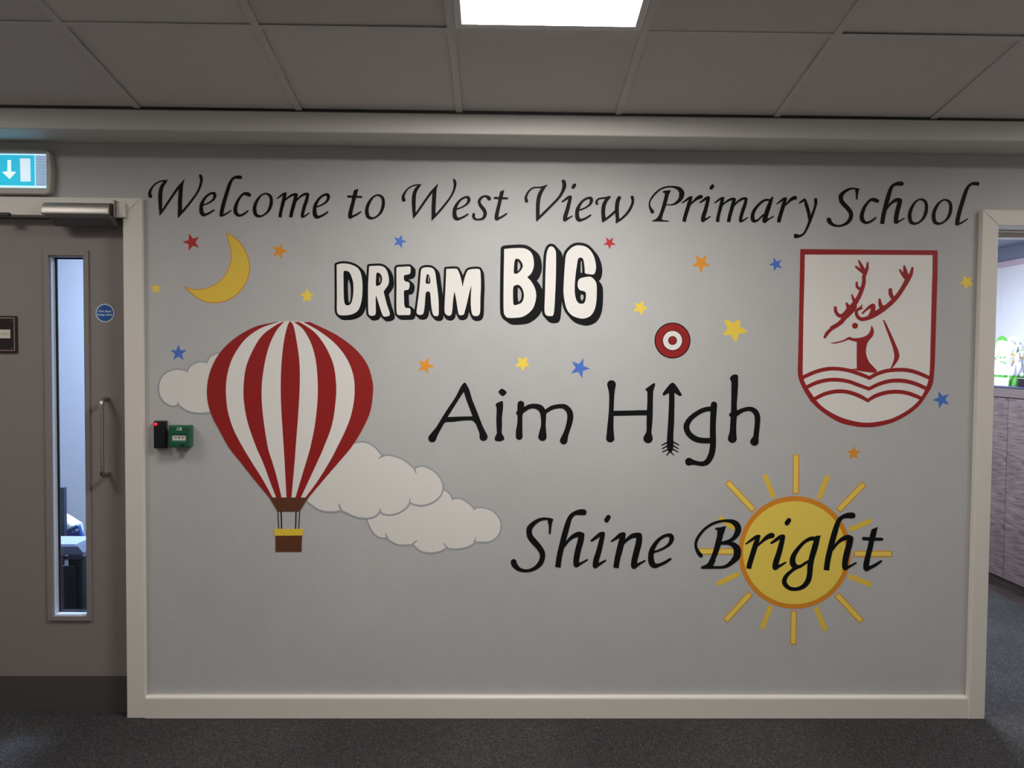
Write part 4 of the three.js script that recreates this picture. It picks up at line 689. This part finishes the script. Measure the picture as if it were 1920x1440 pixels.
{ // bubble letters: white faces over black blocks that lean down and to one side
  const t = group('painted_lettering'); tag(t, 'white bubble lettering with heavy black drop outline below the welcome line', 'lettering');
  const a = '@ 620 480 11.075;', b = '@ 760 480 11.075;', c = '@ 930 450 8.471;';
  const letters = [
    [a, 'c 125 182! 200 160 300 155 430 180 550 240 620 340 655 500 662 680 650 880 610 1050 560 1140 470 1200 350 1230 220 1232 160 1210 130 1130 130 900 128 500', ['c 270 330 310 308 380 330 430 420 465 540 475 680 465 830 435 960 390 1015 340 1025 290 980 272 800 268 500'], ['c 370 480! 400 560 418 680 418 850 405 940 385 968 372 930 362 750 360 600'], 4.2, 5.6, 4.7],
    [a, 'c 800 212! 900 205 1030 205 1120 240 1175 320 1205 430 1210 540 1190 610 1140 680 1100 740! 1130 860 1170 1010 1215 1140 1230 1200 1215 1240 1150 1260 1095 1250 1060 1180 1020 1060 980 930 945 815! 935 900 938 1050 938 1160 925 1220 870 1242 815 1235 785 1180 778 1000 778 600 790 400', ['c 955 355 1000 350 1045 390 1068 450 1065 520 1040 580 1000 615 950 620 938 590 942 450'], ['c 1015 430 1032 465 1032 520 1015 555 1008 500'], 4.2, 5.2, 4.7],
    [a, 'c 1365 250! 1400 228 1520 222 1630 218 1660 245 1660 300 1650 360 1600 385 1530 400 1520 450 1525 500 1560 530 1620 545 1640 590 1635 650 1610 700 1540 712 1520 760 1525 900 1530 1020 1560 1075 1640 1085 1660 1130 1655 1200 1630 1225 1500 1228 1410 1225 1375 1180 1365 1000 1368 600', [], [], 4.2, 5.2, 4.7],
    [b, 'c 330 290 365 250 450 232 540 245 600 290 625 370 640 480 660 640 680 800 692 950 695 1100 692 1200 675 1245 620 1248 580 1220 550 1120 535 1000 525 850 515 770 490 740 455 738 425 770 415 860 405 1000 390 1130 370 1200 330 1222 270 1218 235 1180 240 1100 260 950 285 750 305 550 315 400', ['c 455 375 490 400 512 460 520 530 505 575 460 575 425 565 425 500 438 420'], ['s 478 430 14 482 535 18'], 4.2, 5.0, 4.9],
    [b, 'c 850 270! 930 265 1060 265 1090 290 1130 380 1165 510 1190 640! 1215 520 1250 400 1290 310 1340 280 1440 268 1520 270 1555 310 1568 450 1570 650 1560 850 1558 1050 1550 1170 1520 1235 1450 1248 1395 1220 1370 1130 1358 950 1365 750 1372 605! 1340 720 1310 850 1275 1000 1240 1130 1210 1215 1130 1228 1100 1180 1080 1070 1055 900 1022 735! 1000 850 985 1000 975 1130 955 1215 910 1240 850 1220 815 1150 818 950 832 700 842 480', [], [], 4.3, 2.6, 5.0],
    [c, 'c 130 145! 250 132 430 130 520 165 575 230 600 330 598 430 560 530 495 590! 560 660 615 760 638 860 630 960 590 1080 520 1160 420 1220 300 1237 190 1235 140 1195 120 1100 120 700 125 400', ['c 300 320 340 298 390 330 425 400 410 460 370 510 320 538 285 520 285 430', 'c 275 750 310 720 360 715 410 760 440 840 440 920 410 990 360 1020 300 1035 275 1010 270 880'], ['c 348 335! 375 370 388 410 375 460 345 494! 342 420', 'c 348 755! 385 790 405 850 400 930 360 988! 346 900'], 6.6, 8.4, 6.2],
    [c, 'c 880 102 920 125 950 190 955 320 950 600 938 900 925 1100 910 1190 880 1208 820 1205 780 1170 770 1080 778 850 785 550 795 300 810 190 840 120', [], [], 5.2, 7.5, 8.2],
    [c, 'c 1330 85 1430 110 1510 180 1565 290 1588 420 1575 510 1550 545 1490 545 1430 535 1410 520! 1405 430 1385 310 1345 280 1305 300 1285 400 1265 540 1250 720 1252 850 1275 950 1310 1000 1350 1013 1400 1000 1425 930 1428 850 1400 815 1340 800 1310 770 1295 720 1305 650 1340 610 1420 590 1500 585 1560 630 1595 700 1600 850 1590 1000 1560 1120 1500 1205 1410 1245 1320 1242 1210 1200 1130 1110 1090 980 1072 820 1080 600 1095 380 1115 230 1180 140 1250 95', [], ['s 1355 345 16 1358 508 28', 'c 1350 870 1385 875 1390 920 1372 948 1345 935'], 5.2, 6.8, 8.0],
  ];
  letters.forEach(([v, outer, holes, slits, r, dx, dy], n) => {
    const f = fieldOf(parse(v + outer), 0.35, r + Math.max(dx, dy) + 3), S = 14, s = new Float32Array(f.f.length).fill(1e3);
    for (let k = 0; k <= S; k++) {                                         // sweep the grown face along the drop direction
      const ox = (dx * k) / S / f.cell, oy = (dy * k) / S / f.cell;
      for (let j = 0; j < f.h; j++) for (let i = 0; i < f.w; i++) {
        const x = Math.max(0, Math.min(f.w - 1.001, i - ox)), y = Math.max(0, Math.min(f.h - 1.001, j - oy)), i0 = Math.floor(x), j0 = Math.floor(y), a1 = x - i0, b1 = y - j0, q = j0 * f.w + i0;
        const d = (f.f[q] * (1 - a1) + f.f[q + 1] * a1) * (1 - b1) + (f.f[q + f.w] * (1 - a1) + f.f[q + f.w + 1] * a1) * b1 - r;
        if (d < s[j * f.w + i]) s[j * f.w + i] = d;
      }
    }
    for (const sl of slits) { const g = fieldOf(parse(v + sl), 0.35, 2); for (let j = 0; j < f.h; j++) for (let i = 0; i < f.w; i++) { const gi = Math.round((f.x0 + i * f.cell - g.x0) / g.cell), gj = Math.round((f.y0 + j * f.cell - g.y0) / g.cell); if (gi >= 0 && gj >= 0 && gi < g.w && gj < g.h) s[j * f.w + i] = Math.max(s[j * f.w + i], -g.f[gj * g.w + gi]); } }
    const block = mesh('letter', paintGeometry(contour({ ...f, f: s }), n * 0.12), M.ink, t);
    mesh('letter_face', paintGeometry(shapeLoops(v + outer + holes.map((h) => '; - ' + h).join(''), 0.35), 2.2 + n * 0.02), M.white, block);
  });
}
renderer.render(scene, camera);
